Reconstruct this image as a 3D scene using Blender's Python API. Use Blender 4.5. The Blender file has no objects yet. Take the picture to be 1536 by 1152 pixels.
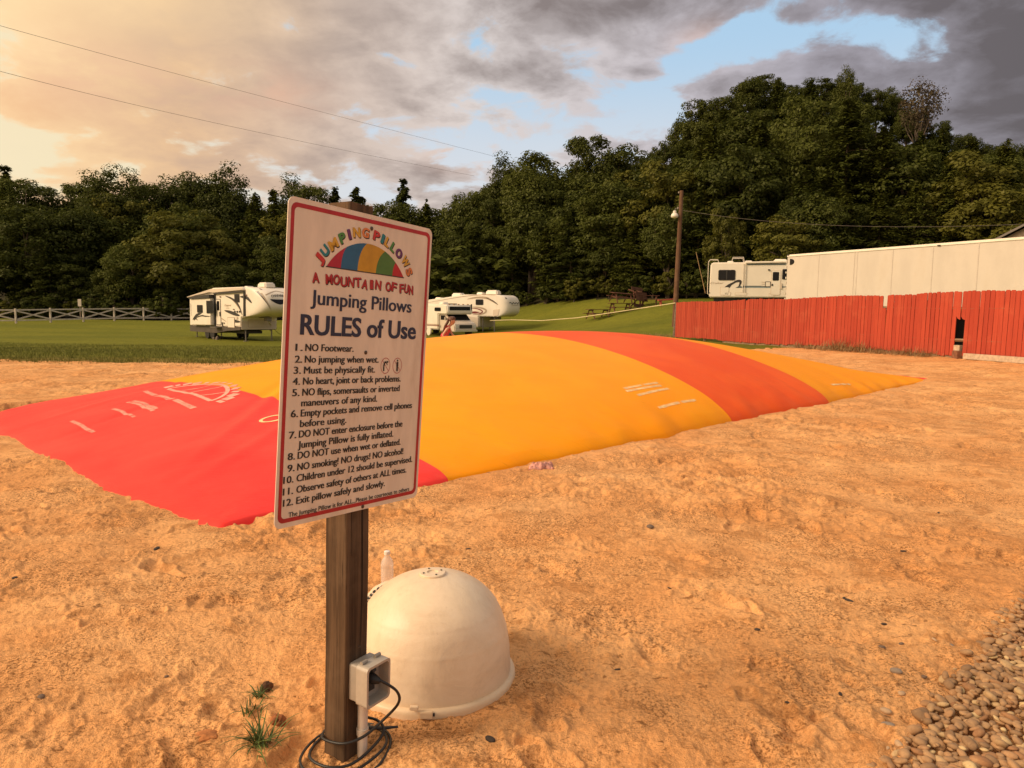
import bpy, bmesh, math, random
import numpy as np
from mathutils import Vector, Matrix
R = math.radians
SC = bpy.context.scene
COL = SC.collection
rnd = random.Random(7)

# ------------------------------------------------------------------ camera
FPX, CH = 1109.0, 1.45
PITCH, ROLL = math.atan(114 / FPX), R(0.6)
cd = bpy.data.cameras.new('camera')
cd.sensor_fit = 'HORIZONTAL'; cd.sensor_width = 36.0; cd.lens = 36.0 * FPX / 1536.0
cd.clip_start = 0.05; cd.clip_end = 3000
cam = bpy.data.objects.new('camera', cd); COL.objects.link(cam)
CROT = Matrix.Rotation(math.pi / 2 - PITCH, 3, 'X') @ Matrix.Rotation(ROLL, 3, 'Z')
cam.matrix_world = Matrix.Translation((0, 0, CH)) @ CROT.to_4x4()
SC.camera = cam
# exposure
SC.view_settings.view_transform = 'Standard'; SC.view_settings.look = 'None'
SC.view_settings.exposure = 0.0; SC.view_settings.gamma = 1.0
SC.view_settings.use_curve_mapping = False

# ------------------------------------------------------------------ sun (low, diffused by cloud, left and behind)
SUN_AZ, SUN_EL = -110.0, 33.0        # azimuth measured clockwise from the view direction (+Y)
sd = bpy.data.lights.new('sun', 'SUN'); sd.energy = 3.5; sd.angle = R(24); sd.color = (1.0, 0.76, 0.52)
sun = bpy.data.objects.new('sun', sd); COL.objects.link(sun)
sdir = Vector((math.sin(R(SUN_AZ)) * math.cos(R(SUN_EL)), math.cos(R(SUN_AZ)) * math.cos(R(SUN_EL)), math.sin(R(SUN_EL))))
sun.rotation_euler = sdir.to_track_quat('Z', 'Y').to_euler()

# ------------------------------------------------------------------ node helper
class NT:
    def __init__(s, tree): s.t = tree; s.n = tree.nodes; s.l = tree.links
    def node(s, typ, **kw):
        n = s.n.new(typ)
        for k, v in kw.items(): setattr(n, k, v)
        return n
    def put(s, sock, v):
        if hasattr(v, 'is_output') or isinstance(v, bpy.types.NodeSocket): s.l.new(v, sock)
        else: sock.default_value = v
    def m(s, op, a, b=0.0, c=None, clamp=False):
        n = s.node('ShaderNodeMath', operation=op, use_clamp=clamp)
        s.put(n.inputs[0], a); s.put(n.inputs[1], b)
        if c is not None: s.put(n.inputs[2], c)
        return n.outputs[0]
    def mix(s, f, a, b, blend='MIX'):
        n = s.node('ShaderNodeMix', data_type='RGBA', blend_type=blend)
        s.put(n.inputs[0], f)
        for i, v in ((6, a), (7, b)):
            if isinstance(v, tuple) and len(v) == 3: v = (*v, 1)
            s.put(n.inputs[i], v)
        return n.outputs[2]
    def noise(s, vec, scale, detail=4, rough=.55, dist=0.0, typ=None):
        n = s.node('ShaderNodeTexNoise')
        if vec is not None: s.l.new(vec, n.inputs['Vector'])
        n.inputs['Scale'].default_value = scale; n.inputs['Detail'].default_value = detail
        n.inputs['Roughness'].default_value = rough; n.inputs['Distortion'].default_value = dist
        return n.outputs[0]
    def ss(s, x, a, b):
        n = s.node('ShaderNodeMapRange', interpolation_type='SMOOTHSTEP')
        s.put(n.inputs[0], x); s.put(n.inputs[1], a); s.put(n.inputs[2], b)
        return n.outputs[0]
    def ramp(s, f, stops):
        n = s.node('ShaderNodeValToRGB'); s.put(n.inputs[0], f)
        cr = n.color_ramp
        while len(cr.elements) < len(stops): cr.elements.new(.5)
        for e, (p, c) in zip(cr.elements, stops): e.position = p; e.color = (*c, 1)
        return n.outputs[0]
    def bump(s, h, strength, dist):
        n = s.node('ShaderNodeBump'); s.put(n.inputs['Height'], h)
        n.inputs['Strength'].default_value = strength; n.inputs['Distance'].default_value = dist
        return n.outputs[0]
def lin(r, g, b):
    f = lambda c: c / 12.92 if c <= .04045 else ((c + .055) / 1.055) ** 2.4
    return tuple(f(c / 255.0) for c in (r, g, b))

# ------------------------------------------------------------------ world: sunset clouds over a Nishita sky
W = bpy.data.worlds.new('World'); SC.world = W; W.use_nodes = True
def build_world():
    T = NT(W.node_tree); T.n.clear()
    out = T.node('ShaderNodeOutputWorld'); bg = T.node('ShaderNodeBackground')
    T.l.new(bg.outputs[0], out.inputs[0])
    sky = T.node('ShaderNodeTexSky', sky_type='NISHITA', sun_disc=False)
    sky.sun_elevation = R(SUN_EL); sky.sun_rotation = R(SUN_AZ); sky.air_density = 1.0; sky.dust_density = 1.5
    tc = T.node('ShaderNodeTexCoord'); sep = T.node('ShaderNodeSeparateXYZ')
    T.l.new(tc.outputs['Generated'], sep.inputs[0])
    x, y, z = sep.outputs
    az = T.m('MULTIPLY', T.m('ARCTAN2', x, y), 180 / math.pi)
    el = T.m('MULTIPLY', T.m('ARCSINE', z), 180 / math.pi)
    k = T.m('DIVIDE', 1.0, T.m('ADD', T.m('MAXIMUM', z, 0.0), 0.26))
    cv = T.node('ShaderNodeCombineXYZ')
    T.l.new(T.m('MULTIPLY', x, k), cv.inputs[0]); T.l.new(T.m('MULTIPLY', y, k), cv.inputs[1])
    P = cv.outputs[0]
    def gauss(a, e, sa, se, amp, tilt=0.0):
        da = T.m('SUBTRACT', az, a); de = T.m('SUBTRACT', el, e)
        if tilt: de = T.m('SUBTRACT', de, T.m('MULTIPLY', da, tilt))
        da = T.m('POWER', T.m('ABSOLUTE', T.m('DIVIDE', da, sa)), 2.0)
        de = T.m('POWER', T.m('ABSOLUTE', T.m('DIVIDE', de, se)), 2.0)
        return T.m('MULTIPLY', T.m('EXPONENT', T.m('MULTIPLY', T.m('ADD', da, de), -1.0)), amp)
    def total(lst):
        r = None
        for g in lst:
            v = gauss(*g); r = v if r is None else T.m('ADD', r, v)
        return r
    n1 = T.noise(P, 1.9, 10, .58, .35)
    n2 = T.noise(P, 5.4, 10, .58, .3)
    off = T.node('ShaderNodeVectorMath', operation='ADD'); T.l.new(P, off.inputs[0]); off.inputs[1].default_value = (3.1, 7.7, 1.2)
    n3 = T.noise(off.outputs[0], 1.1, 7, .55, .4)
    nn = T.m('ADD', T.m('MULTIPLY', n1, .50), T.m('MULTIPLY', n2, 1.05)); nn = T.m('SUBTRACT', nn, .270)
    gaps = total([(11.5, 16.9, 3.8, 1.4, -.19, .25), (16.8, 18.6, 4.0, 1.5, -.22, .15), (23.5, 18.6, 3.6, 1.2, -.22), (29.0, 16.3, 1.9, 1.7, -.20),
                  (1.0, 15.0, 4.5, 1.5, -.10, .25), (-5.0, 12.3, 6.0, 1.6, -.12, .1), (8.2, 14.3, 3.0, 1.3, -.09), (3.0, 11.5, 5, 1.6, -.09), (-34.0, 10.0, 3.4, 1.5, -.30, -.3),
                  (9.6, 16.7, 2.1, .75, .26), (4.2, 15.3, 2.4, 1.0, .15), (21, 17.2, 3.2, .9, .15), (26, 15.5, 2.6, 1.4, .12), (33.5, 15.0, 4.6, 5.5, .30), (4, 21.5, 11, 2.6, .25), (-22, 17, 14, 7, .20), (27.5, 20, 3, 1.3, .18), (18.5, 15.6, 4.5, 1.2, .20), (7, 12.5, 3, 1.0, .10), (12.5, 19.9, 2.5, 1.0, .10), (13.8, 15.9, 2.4, .75, .17), (2.2, 16.6, 3, 1.0, .13), (19.6, 19.6, 1.3, .8, .20), (9.0, 18.4, 1.8, .9, .13), (-3, 14.2, 2.5, .8, .10)])
    dens = T.m('ADD', nn, gaps)
    cover = T.ss(dens, .40, .545)
    thick = T.ss(dens, .46, .78)
    # cloud tone by direction: peach glow on the sunset side, slate on the far side
    f = T.m('DIVIDE', T.m('ADD', az, 180.0), 360.0, clamp=True)
    p = lambda a: (a + 180.0) / 360.0
    light = T.ramp(f, [(0.0, (.62, .50, .40)), (p(-150), (.85, .62, .40)), (p(-100), (1.05, .75, .42)), (p(-45), (1.08, .72, .36)), (p(-33), lin(252, 214, 166)), (p(-24), lin(233, 192, 150)), (p(-13), lin(212, 192, 178)),
                       (p(-3), lin(222, 212, 208)), (p(12), lin(200, 194, 200)), (p(22), lin(172, 168, 178)), (p(36), lin(140, 136, 144)), (p(75), lin(185, 160, 140)), (1.0, (.5, .42, .36))])
    dark = T.ramp(f, [(0.0, (.40, .33, .28)), (p(-150), (.6, .45, .30)), (p(-100), (.85, .6, .35)), (p(-45), (.95, .60, .31)), (p(-33), lin(238, 188, 142)), (p(-24), lin(204, 171, 147)), (p(-13), lin(170, 154, 147)),
                      (p(-3), lin(146, 134, 131)), (p(12), lin(128, 120, 122)), (p(22), lin(116, 109, 113)), (p(36), lin(104, 99, 102)), (p(75), lin(150, 126, 108)), (1.0, (.34, .29, .26))])
    n4 = T.noise(off.outputs[0], 6.5, 9, .58, .3)
    tone = T.m('ADD', T.m('MULTIPLY', thick, .50), T.m('MULTIPLY', T.ss(n3, .30, .70), .42)); tone = T.m('ADD', tone, T.m('MULTIPLY', T.m('SUBTRACT', T.ss(n4, .30, .70), .42), .55)); tone = T.m('ADD', tone, total([(20.5, 14.8, 5, 2.0, -.50), (4.5, 13.6, 6, 1.8, -.35), (-8, 12, 6, 1.8, -.45), (28.5, 15.0, 2.5, 1.2, -.35), (6, 21, 9, 2.0, .22), (33, 17, 4, 4, .25)]), clamp=True)
    cloud = T.mix(tone, light, dark)
    glow = total([(-36, 17.5, 10, 4.0, .65), (-34, 9.0, 8, 2.2, .40), (-24, 20, 8, 2.5, .30)])
    cloud = T.mix(T.m('MINIMUM', glow, .85), cloud, lin(255, 224, 174))
    pink = total([(-18, 14.8, 4.0, 1.6, .55), (-29, 14.5, 6, 2.0, .40), (13.5, 18.6, 2.0, 1.4, .28), (-3.5, 11.2, 3, 1.2, .35)])
    cloud = T.mix(T.m('MULTIPLY', pink, T.ss(n2, .35, .6)), cloud, lin(236, 186, 158))
    blue = T.mix(T.ss(el, 9.0, 20.0), lin(222, 226, 232), lin(180, 214, 241))
    blue = T.mix(T.ss(az, -10.0, -30.0), blue, lin(250, 232, 190))
    nis = T.mix(1.0, sky.outputs[0], (.12, .12, .12), 'MULTIPLY')
    blue = T.mix(.12, blue, nis)
    colr = T.mix(cover, blue, cloud)
    # high sky straight above and the glowing side outside the photograph
    zen = T.ss(el, 30.0, 62.0)
    colr = T.mix(zen, colr, T.mix(n1, (.95, .75, .56), (.72, .60, .50)))
    sunw = total([(SUN_AZ, 20.0, 46, 24, 1.0)])
    colr = T.mix(T.m('MULTIPLY', sunw, .9), colr, T.mix(n2, (2.4, 1.55, .80), (1.5, .98, .52)))
    colr = T.mix(T.ss(el, -1.0, -6.0), colr, (.16, .11, .06))
    T.l.new(colr, bg.inputs[0]); bg.inputs[1].default_value = 1.0
build_world()

# ------------------------------------------------------------------ helpers
def ray(px, py):
    return CROT @ Vector(((px - 768) / FPX, -(py - 576) / FPX, -1.0))
def at_depth(px, py, Y):
    d = ray(px, py); return Vector((0, 0, CH)) + d * (Y / d.y)
def at_z(px, py, z):
    d = ray(px, py); return Vector((0, 0, CH)) + d * ((z - CH) / d.z)

def tag(o, label=None, cat=None, group=None, kind=None):
    if label: o['label'] = label
    if cat: o['category'] = cat
    if group: o['group'] = group
    if kind: o['kind'] = kind
    return o
def empty(name, loc=(0, 0, 0), rz=0.0, mw=None):
    o = bpy.data.objects.new(name, None); COL.objects.link(o); o.empty_display_size = .2
    if mw is not None: o.matrix_world = mw
    else: o.location = loc; o.rotation_euler = (0, 0, rz)
    return o
def thing(name, label, cat, loc=(0, 0, 0), rz=0.0, group=None, mw=None):
    return tag(empty(name, loc, rz, mw), label, cat, group)
def copy_tree(o, parent=None):
    c = o.copy(); COL.objects.link(c)
    if parent is not None: c.parent = parent
    for ch in o.children: copy_tree(ch, c)
    return c
def raw_mesh(name, V, F, mat=None, smooth=False):
    """numpy mesh; F is an (n,k) index array"""
    me = bpy.data.meshes.new(name)
    V = np.asarray(V, np.float32); F = np.asarray(F, np.int32); k = F.shape[1]
    me.vertices.add(len(V)); me.vertices.foreach_set('co', V.ravel())
    me.loops.add(F.size); me.loops.foreach_set('vertex_index', F.ravel())
    me.polygons.add(len(F)); me.polygons.foreach_set('loop_start', np.arange(0, F.size, k, dtype=np.int32))
    me.update(calc_edges=True)
    if smooth: me.polygons.foreach_set('use_smooth', np.ones(len(F), bool))
    if mat: me.materials.append(mat)
    return me
def link(name, me, parent=None, loc=None):
    o = bpy.data.objects.new(name, me); COL.objects.link(o)
    if parent is not None: o.parent = parent
    if loc is not None: o.location = loc
    return o
class MB:
    def __init__(s): s.v = []; s.f = []
    def add(s, vs, fs, M=None):
        b = len(s.v)
        s.v += [tuple(M @ Vector(v)) if M is not None else tuple(v) for v in vs]
        s.f += [tuple(i + b for i in f) for f in fs]
        return s
    def box(s, c, size, M=None, rz=0.0, taper=None, rot=None):
        hx, hy, hz = (q / 2 for q in size)
        vs = [(sx * hx, sy * hy, sz * hz) for sz in (-1, 1) for sy in (-1, 1) for sx in (-1, 1)]
        if taper: vs = [(x * (taper if z > 0 else 1), y * (taper if z > 0 else 1), z) for x, y, z in vs]
        X = Matrix.Translation(c) @ (rot.to_4x4() if rot is not None else Matrix.Rotation(rz, 4, 'Z'))
        if M is not None: X = M @ X
        return s.add(vs, [(0, 2, 3, 1), (4, 5, 7, 6), (0, 1, 5, 4), (2, 6, 7, 3), (0, 4, 6, 2), (1, 3, 7, 5)], X)
    def tube(s, pts, r, n=8, cap=True, M=None, closed=False):
        pts = [Vector(p) for p in pts]; N = len(pts)
        rs = r if isinstance(r, (list, tuple)) else [r] * N
        vs = []; up = None
        for i, p in enumerate(pts):
            a = pts[i - 1] if (i > 0 or closed) else p; b = pts[(i + 1) % N] if (i < N - 1 or closed) else p
            t = (b - a).normalized()
            if up is None:
                up = Vector((0, 0, 1)) if abs(t.z) < .9 else Vector((1, 0, 0))
            u = (up - t * up.dot(t)).normalized(); w = t.cross(u); up = u
            for k in range(n):
                a_ = 2 * math.pi * k / n
                vs.append(p + (u * math.cos(a_) + w * math.sin(a_)) * rs[i])
        fs = []
        for i in range(N if closed else N - 1):
            j = (i + 1) % N
            for k in range(n):
                fs.append((i * n + k, i * n + (k + 1) % n, j * n + (k + 1) % n, j * n + k))
        if cap and not closed: fs += [tuple(range(n))[::-1], tuple((N - 1) * n + k for k in range(n))]
        return s.add(vs, fs, M)
    def lathe(s, prof, n=32, M=None, cap=True):
        vs = [(r * math.cos(2 * math.pi * k / n), r * math.sin(2 * math.pi * k / n), z) for r, z in prof for k in range(n)]
        fs = [(i * n + k, i * n + (k + 1) % n, (i + 1) * n + (k + 1) % n, (i + 1) * n + k) for i in range(len(prof) - 1) for k in range(n)]
        if cap: fs += [tuple(range(n))[::-1], tuple((len(prof) - 1) * n + k for k in range(n))]
        return s.add(vs, fs, M)
    def prism(s, poly, d0, d1, M=None):
        """polygon in local xz, extruded along local y from d0 to d1"""
        n = len(poly)
        vs = [(x, d0, z) for x, z in poly] + [(x, d1, z) for x, z in poly]
        fs = [tuple(range(n)), tuple(range(n, 2 * n))[::-1]] + [(i, n + i, n + (i + 1) % n, (i + 1) % n) for i in range(n)]
        return s.add(vs, fs, M)
    def grid(s, rows, M=None, wrap=False):
        nr, nc = len(rows), len(rows[0])
        fs = [(i * nc + j, i * nc + (j + 1) % nc, (i + 1) * nc + (j + 1) % nc, (i + 1) * nc + j) for i in range(nr - 1) for j in range(nc if wrap else nc - 1)]
        return s.add([v for r_ in rows for v in r_], fs, M)
    def build(s, name, mat, parent=None, smooth=False, bevel=0.0, seg=2, loc=None, angle=40):
        me = bpy.data.meshes.new(name); me.from_pydata(s.v, [], s.f)
        bm = bmesh.new(); bm.from_mesh(me)
        bmesh.ops.recalc_face_normals(bm, faces=bm.faces)
        if bevel:
            es = [e for e in bm.edges if len(e.link_faces) == 2 and e.calc_face_angle(0) > R(35)]
            bmesh.ops.bevel(bm, geom=es, offset=bevel, segments=seg, affect='EDGES', clamp_overlap=True)
        bm.to_mesh(me); bm.free()
        if smooth or bevel:
            me.polygons.foreach_set('use_smooth', [True] * len(me.polygons))
            if hasattr(me, 'set_sharp_from_angle'): me.set_sharp_from_angle(angle=R(angle))
        if mat: me.materials.append(mat)
        return link(name, me, parent, loc)

MATS = {}
def mat(name, col, rough=.6, var=.12, vs=6.0, bump=0.0, bs=40.0, metal=0.0, dirt=None, spec=.5, stretch=None, trans=0.0):
    """plain procedural material: colour varied by noise, optional bump and dirt stain"""
    if name in MATS: return MATS[name]
    m = bpy.data.materials.new(name); m.use_nodes = True
    T = NT(m.node_tree); b = T.n['Principled BSDF']
    tc = T.node('ShaderNodeTexCoord'); v = tc.outputs['Object']
    if stretch:
        mp = T.node('ShaderNodeMapping'); T.l.new(v, mp.inputs[0]); mp.inputs['Scale'].default_value = stretch; v = mp.outputs[0]
    n = T.noise(v, vs, 6, .6)
    lo = tuple(c * (1 - var) for c in col); hi = tuple(min(1, c * (1 + var)) for c in col)
    c = T.mix(T.ss(n, .3, .7), lo, hi)
    if dirt:
        n2 = T.noise(v, vs * .45, 8, .68); c = T.mix(T.m('MULTIPLY', T.ss(n2, .48, .72), dirt[1]), c, dirt[0])
    T.put(b.inputs['Base Color'], c); b.inputs['Roughness'].default_value = rough; b.inputs['Metallic'].default_value = metal
    b.inputs['Specular IOR Level'].default_value = spec
    if bump: T.l.new(T.bump(T.noise(v, bs, 6, .6), 1.0, bump), b.inputs['Normal'])
    MATS[name] = m; return m

# ------------------------------------------------------------------ numpy noise
_rs = np.random.RandomState(11)
_perm = np.concatenate([_rs.permutation(4096)] * 2)
_gr = np.stack([np.cos(_a := _rs.rand(4096) * 2 * np.pi), np.sin(_a)], 1)
def perlin(x, y, seed=0):
    x = np.asarray(x, float) + seed * 17.37; y = np.asarray(y, float) + seed * 9.91
    xi = np.floor(x).astype(int); yi = np.floor(y).astype(int); xf = x - xi; yf = y - yi
    u = xf * xf * xf * (xf * (xf * 6 - 15) + 10); v = yf * yf * yf * (yf * (yf * 6 - 15) + 10)
    def g(i, j):
        h = _perm[(_perm[(xi + i) & 4095] + yi + j) & 4095]
        return _gr[h, 0] * (xf - i) + _gr[h, 1] * (yf - j)
    a = g(0, 0); b = g(1, 0); c = g(0, 1); d = g(1, 1)
    return (a + u * (b - a)) * (1 - v) + (c + u * (d - c)) * v
def fbm(x, y, o=4, seed=0, gain=.5):
    r = 0; a = 1.0
    for i in range(o):
        r = r + a * perlin(x * 2.03 ** i, y * 2.03 ** i, seed + i * 3); a *= gain
    return r
def S(x, a, b):
    t = np.clip((np.asarray(x, float) - a) / (b - a), 0, 1); return t * t * (3 - 2 * t)
# ------------------------------------------------------------------ terrain
PC = np.array([0.75, 13.25]); PU = np.array([.70, .714]) / np.hypot(.70, .714); PV = np.array([-PU[1], PU[0]])
PA, PB = 8.05, 4.1                                   # half length and half width of the jumping pillow
FEN_A = np.array([7.95, 36.2]); FEN_B = np.array([13.35, 19.3]); FD = (FEN_B - FEN_A) / np.linalg.norm(FEN_B - FEN_A)
FN = np.array([-FD[1], FD[0]])                       # towards the far (right) side
if FN[0] < 0: FN = -FN
def terrain(x, y):
    x = np.asarray(x, float); y = np.asarray(y, float)
    dip = -.85 * S(y, 17, 45) * (1 - .70 * S(y, 55, 78)) * (1 - S(x, -4, 9))
    xr = x + (y - 45) * .3
    rise = 1.4 * S(xr, 6, 18) * S(y, 36, 52)
    hill = 23 * np.exp(-(((x - 42) / 31) ** 2 + ((y - 118) / 33) ** 2)) + 6 * np.exp(-(((x - 75) / 50) ** 2 + ((y - 130) / 45) ** 2))
    rough = .10 * fbm(x * .11, y * .11, 3, 5) * S(y, 20, 40)
    return dip + rise + hill + rough + 5.0 * S(y, 96, 128) + .14 * S(x, 8, 13) * (1 - S(y, 34, 38)) * S(y, 6, 16)
def tz(x, y): return float(terrain(np.array([x]), np.array([y]))[0])
def pillow_sd(x, y):
    u = (x - PC[0]) * PU[0] + (y - PC[1]) * PU[1]; v = (x - PC[0]) * PV[0] + (y - PC[1]) * PV[1]
    dx = np.abs(u) - PA; dy = np.abs(v) - PB
    return np.hypot(np.maximum(dx, 0), np.maximum(dy, 0)) + np.minimum(np.maximum(dx, dy), 0)
_ga, _gb = at_z(1540, 884, 0), at_z(1312, 1158, 0); _gd = (_gb - _ga).normalized(); GN = Vector((-_gd.y, _gd.x, 0)) * (1 if -_gd.y > 0 else -1)
def gravel_w(x, y): return (x - _ga.x) * GN.x + (y - _ga.y) * GN.y
def sand_h(x, y, r):
    near = 1 - S(r, 14, 26)
    h = .045 * fbm(x * .8, y * .8, 3, 1)
    patch = S(fbm(x * .55, y * .55, 3, 9), -.18, .30)          # trampled patches against raked ones
    w = x * .75 + y * .65; q = -x * .65 + y * .75
    h = h + patch * .042 * fbm(x * 3.2, y * 3.2, 3, 21) + .010 * fbm(w * 1.6, q * 7.0, 3, 33)
    rd = 1 - 2 * np.abs(fbm(x * 5.5 + .6 * perlin(x * 2, y * 2, 4), y * 5.5, 3, 41))
    h = h + patch * .012 * rd + (.45 + .55 * patch) * .013 * fbm(x * 14, y * 14, 3, 52, .6) + .0045 * fbm(x * 48, y * 48, 2, 63)
    cl = fbm(x * 8.5, y * 8.5, 3, 57, .6); h = h + (.3 + .7 * patch) * (.030 * np.maximum(cl - .22, 0) - .022 * np.maximum(-cl - .25, 0))
    h = h * (.62 + .46 * near)
    gm = S(gravel_w(x, y), -.06, .10) * (r < 8); h = h * (1 - .8 * gm) - .012 * gm
    sd_ = pillow_sd(x, y)
    edge = np.exp(-(np.maximum(sd_ - .04, 0) / .28) ** 2) * (sd_ > -.15)
    h = h + edge * (.006 + .040 * fbm(x * 1.9, y * 1.9, 2, 71) * (1 - .6 * S(r, 9, 14)))
    tame = np.exp(-(np.maximum(sd_, 0) / .22) ** 2) * (sd_ > -.15); h = h * (1 - .60 * tame) - .006 * tame
    return np.where(sd_ < -.15, -.12, h)

def build_ground():
    ang = np.concatenate([np.radians(np.arange(-180, -47, 3.0)), np.radians(np.arange(-47, 47.01, .085)), np.radians(np.arange(50, 179, 3.0))])
    rad = np.concatenate([[.02], np.geomspace(.3, 1.7, 14)[:-1], np.geomspace(1.7, 24, 600)[:-1], np.geomspace(24, 160, 120)[:-1], np.geomspace(160, 900, 16)])
    A, Rr = np.meshgrid(ang, rad); X = np.sin(A) * Rr; Y = np.cos(A) * Rr
    Z = terrain(X, Y)
    nr, nc = A.shape
    # zones
    i = np.arange(nr - 1)[:, None]; j = np.arange(nc)[None, :]; j2 = (j + 1) % nc
    F = np.stack([i * nc + j, (i + 1) * nc + j, (i + 1) * nc + j2 + 0 * i, i * nc + j2 + 0 * i], -1).reshape(-1, 4)
    edge_n = .5 * fbm(X * .35, Y * .35, 3, 81) + .16 * fbm(X * 2.4, Y * 2.4, 3, 85)
    behind = (X - FEN_A[0]) * FN[0] + (Y - FEN_A[1]) * FN[1]
    lim = 18.6 + 9 * S(X, 1, 9) + edge_n
    isand = (Y < lim) & (behind < .10) & (Rr < 70)
    lawnf = 80.5 - 15 * S(X, -2, 14) - 6 * S(X, 14, 24)
    ifor = (Y > lawnf + edge_n) & (Y > 20)
    # sand relief
    m = (Y < lim + 3) & (behind < 1) & (Rr < 70)
    h = np.zeros_like(X); h[m] = sand_h(X[m], Y[m], Rr[m])
    nearm = np.where((Rr < 13).ravel() & (np.abs(A) < 1.0).ravel())[0]
    xs, ys = X.ravel()[nearm], Y.ravel()[nearm]; dh = np.zeros(len(nearm))
    rs = np.random.RandomState(5)
    for k in range(280):                             # footprints and scuffs
        rr = 1.9 + 10.5 * rs.rand() ** .8; aa = rs.uniform(-.75, .75); cx, cy = math.sin(aa) * rr, math.cos(aa) * rr
        t = rs.uniform(0, math.pi); L, B = rs.uniform(.07, .15), rs.uniform(.035, .065); dep = rs.uniform(.008, .026)
        sel = np.where((np.abs(xs - cx) < .3) & (np.abs(ys - cy) < .3))[0]
        if not len(sel): continue
        dx, dy = xs[sel] - cx, ys[sel] - cy
        e = np.sqrt(((dx * math.cos(t) + dy * math.sin(t)) / L) ** 2 + ((-dx * math.sin(t) + dy * math.cos(t)) / B) ** 2)
        e = e * (1 + 1.1 * perlin(xs[sel] * 11, ys[sel] * 11, k % 13))
        dh[sel] += -dep * np.exp(-e ** 3) + dep * .55 * np.exp(-((e - 1.45) / .38) ** 2)
    hf = h.ravel(); hf[nearm] += dh * (hf[nearm] > -.11)
    Z = Z + h
    lz = .02 * fbm(X * 1.3, Y * 1.3, 2, 91)
    Z = np.where(isand, Z, Z + lz * (Rr < 60))
    V = np.stack([X, Y, Z], -1).reshape(-1, 3)
    zone = np.where(isand, 0, np.where(ifor, 2, 1))
    zf = zone[:-1, :].ravel()
    for k, (nm, mt) in enumerate((('sand', sand_mat()), ('lawn', lawn_mat()), ('forest_floor', floor_mat()))):
        Fk = F[zf == k]
        idx = np.unique(Fk); mp = np.full(len(V), -1, np.int64); mp[idx] = np.arange(len(idx))
        tag(link(nm, raw_mesh(nm, V[idx], mp[Fk], mt, True)), kind='structure')

def ground_mat(name):
    m = bpy.data.materials.new(name); m.use_nodes = True
    T = NT(m.node_tree); b = T.n['Principled BSDF']; b.inputs['Roughness'].default_value = .95
    b.inputs['Specular IOR Level'].default_value = .15
    g = T.node('ShaderNodeNewGeometry'); return m, T, b, g.outputs['Position']
def sand_mat():
    m, T, b, P = ground_mat('sand')
    n1 = T.noise(P, .9, 6, .62, .4); n2 = T.noise(P, 5.5, 8, .70, .3); n3 = T.noise(P, 45, 5, .7); n4 = T.noise(P, 190, 3, .6)
    mp = T.node('ShaderNodeMapping'); T.l.new(P, mp.inputs[0]); mp.inputs['Rotation'].default_value = (0, 0, .6); mp.inputs['Scale'].default_value = (3.0, 12.0, 3.0)
    n5 = T.noise(mp.outputs[0], 1.2, 7, .66, .5)
    c = T.mix(T.ss(n1, .32, .68), (.75, .355, .132), (.87, .475, .205))
    k = T.m('ADD', T.m('ADD', T.m('MULTIPLY', n2, .5), T.m('MULTIPLY', n3, .32)), T.m('MULTIPLY', n5, .3))
    c = T.mix(T.m('MULTIPLY', T.ss(k, .56, .67), .60), c, (.42, .185, .060))
    c = T.mix(T.m('MULTIPLY', T.ss(n4, .60, .70), .5), c, (.30, .15, .06))
    c = T.mix(T.m('MULTIPLY', T.ss(n4, .40, .30), .35), c, (.92, .60, .30))
    n0 = T.noise(P, .62, 5, .62, 1.0); c = T.mix(T.m('MULTIPLY', T.ss(n0, .50, .68), .50), c, (.55, .245, .085))
    # faint coarse debris fragments
    vor = T.node('ShaderNodeTexVoronoi'); T.l.new(P, vor.inputs['Vector']); vor.inputs['Scale'].default_value = 13
    c = T.mix(T.m('MULTIPLY', T.m('MULTIPLY', T.ss(vor.outputs['Distance'], .16, .08), T.ss(n1, .48, .6)), .7), c, (.16, .085, .04))
    n6 = T.noise(P, 75, 7, .80); n7 = T.noise(P, 1.7, 5, .6, .6)
    c = T.mix(T.m('MULTIPLY', T.m('MULTIPLY', T.ss(n6, .50, .56), T.m('ADD', T.m('MULTIPLY', T.ss(n7, .40, .60), .85), .15)), .92), c, (.25, .108, .036))
    mq = T.node('ShaderNodeMapping'); T.l.new(P, mq.inputs[0]); mq.inputs['Rotation'].default_value = (0, 0, .35); mq.inputs['Scale'].default_value = (16, 34, 16)
    n9 = T.noise(mq.outputs[0], 1.0, 8, .74, .8); c = T.mix(T.m('MULTIPLY', T.ss(n9, .575, .625), .75), c, (.20, .082, .026))
    n8 = T.noise(P, 3.1, 7, .72, .8); c = T.mix(T.m('MULTIPLY', T.ss(n8, .52, .64), .62), c, (.46, .205, .070))
    T.put(b.inputs['Base Color'], c)
    h = T.m('ADD', T.m('MULTIPLY', n3, 1.0), T.m('MULTIPLY', n4, .35)); h = T.m('ADD', h, T.m('MULTIPLY', n2, 2.0))
    T.l.new(T.bump(h, .9, .016), b.inputs['Normal'])
    return m
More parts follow.
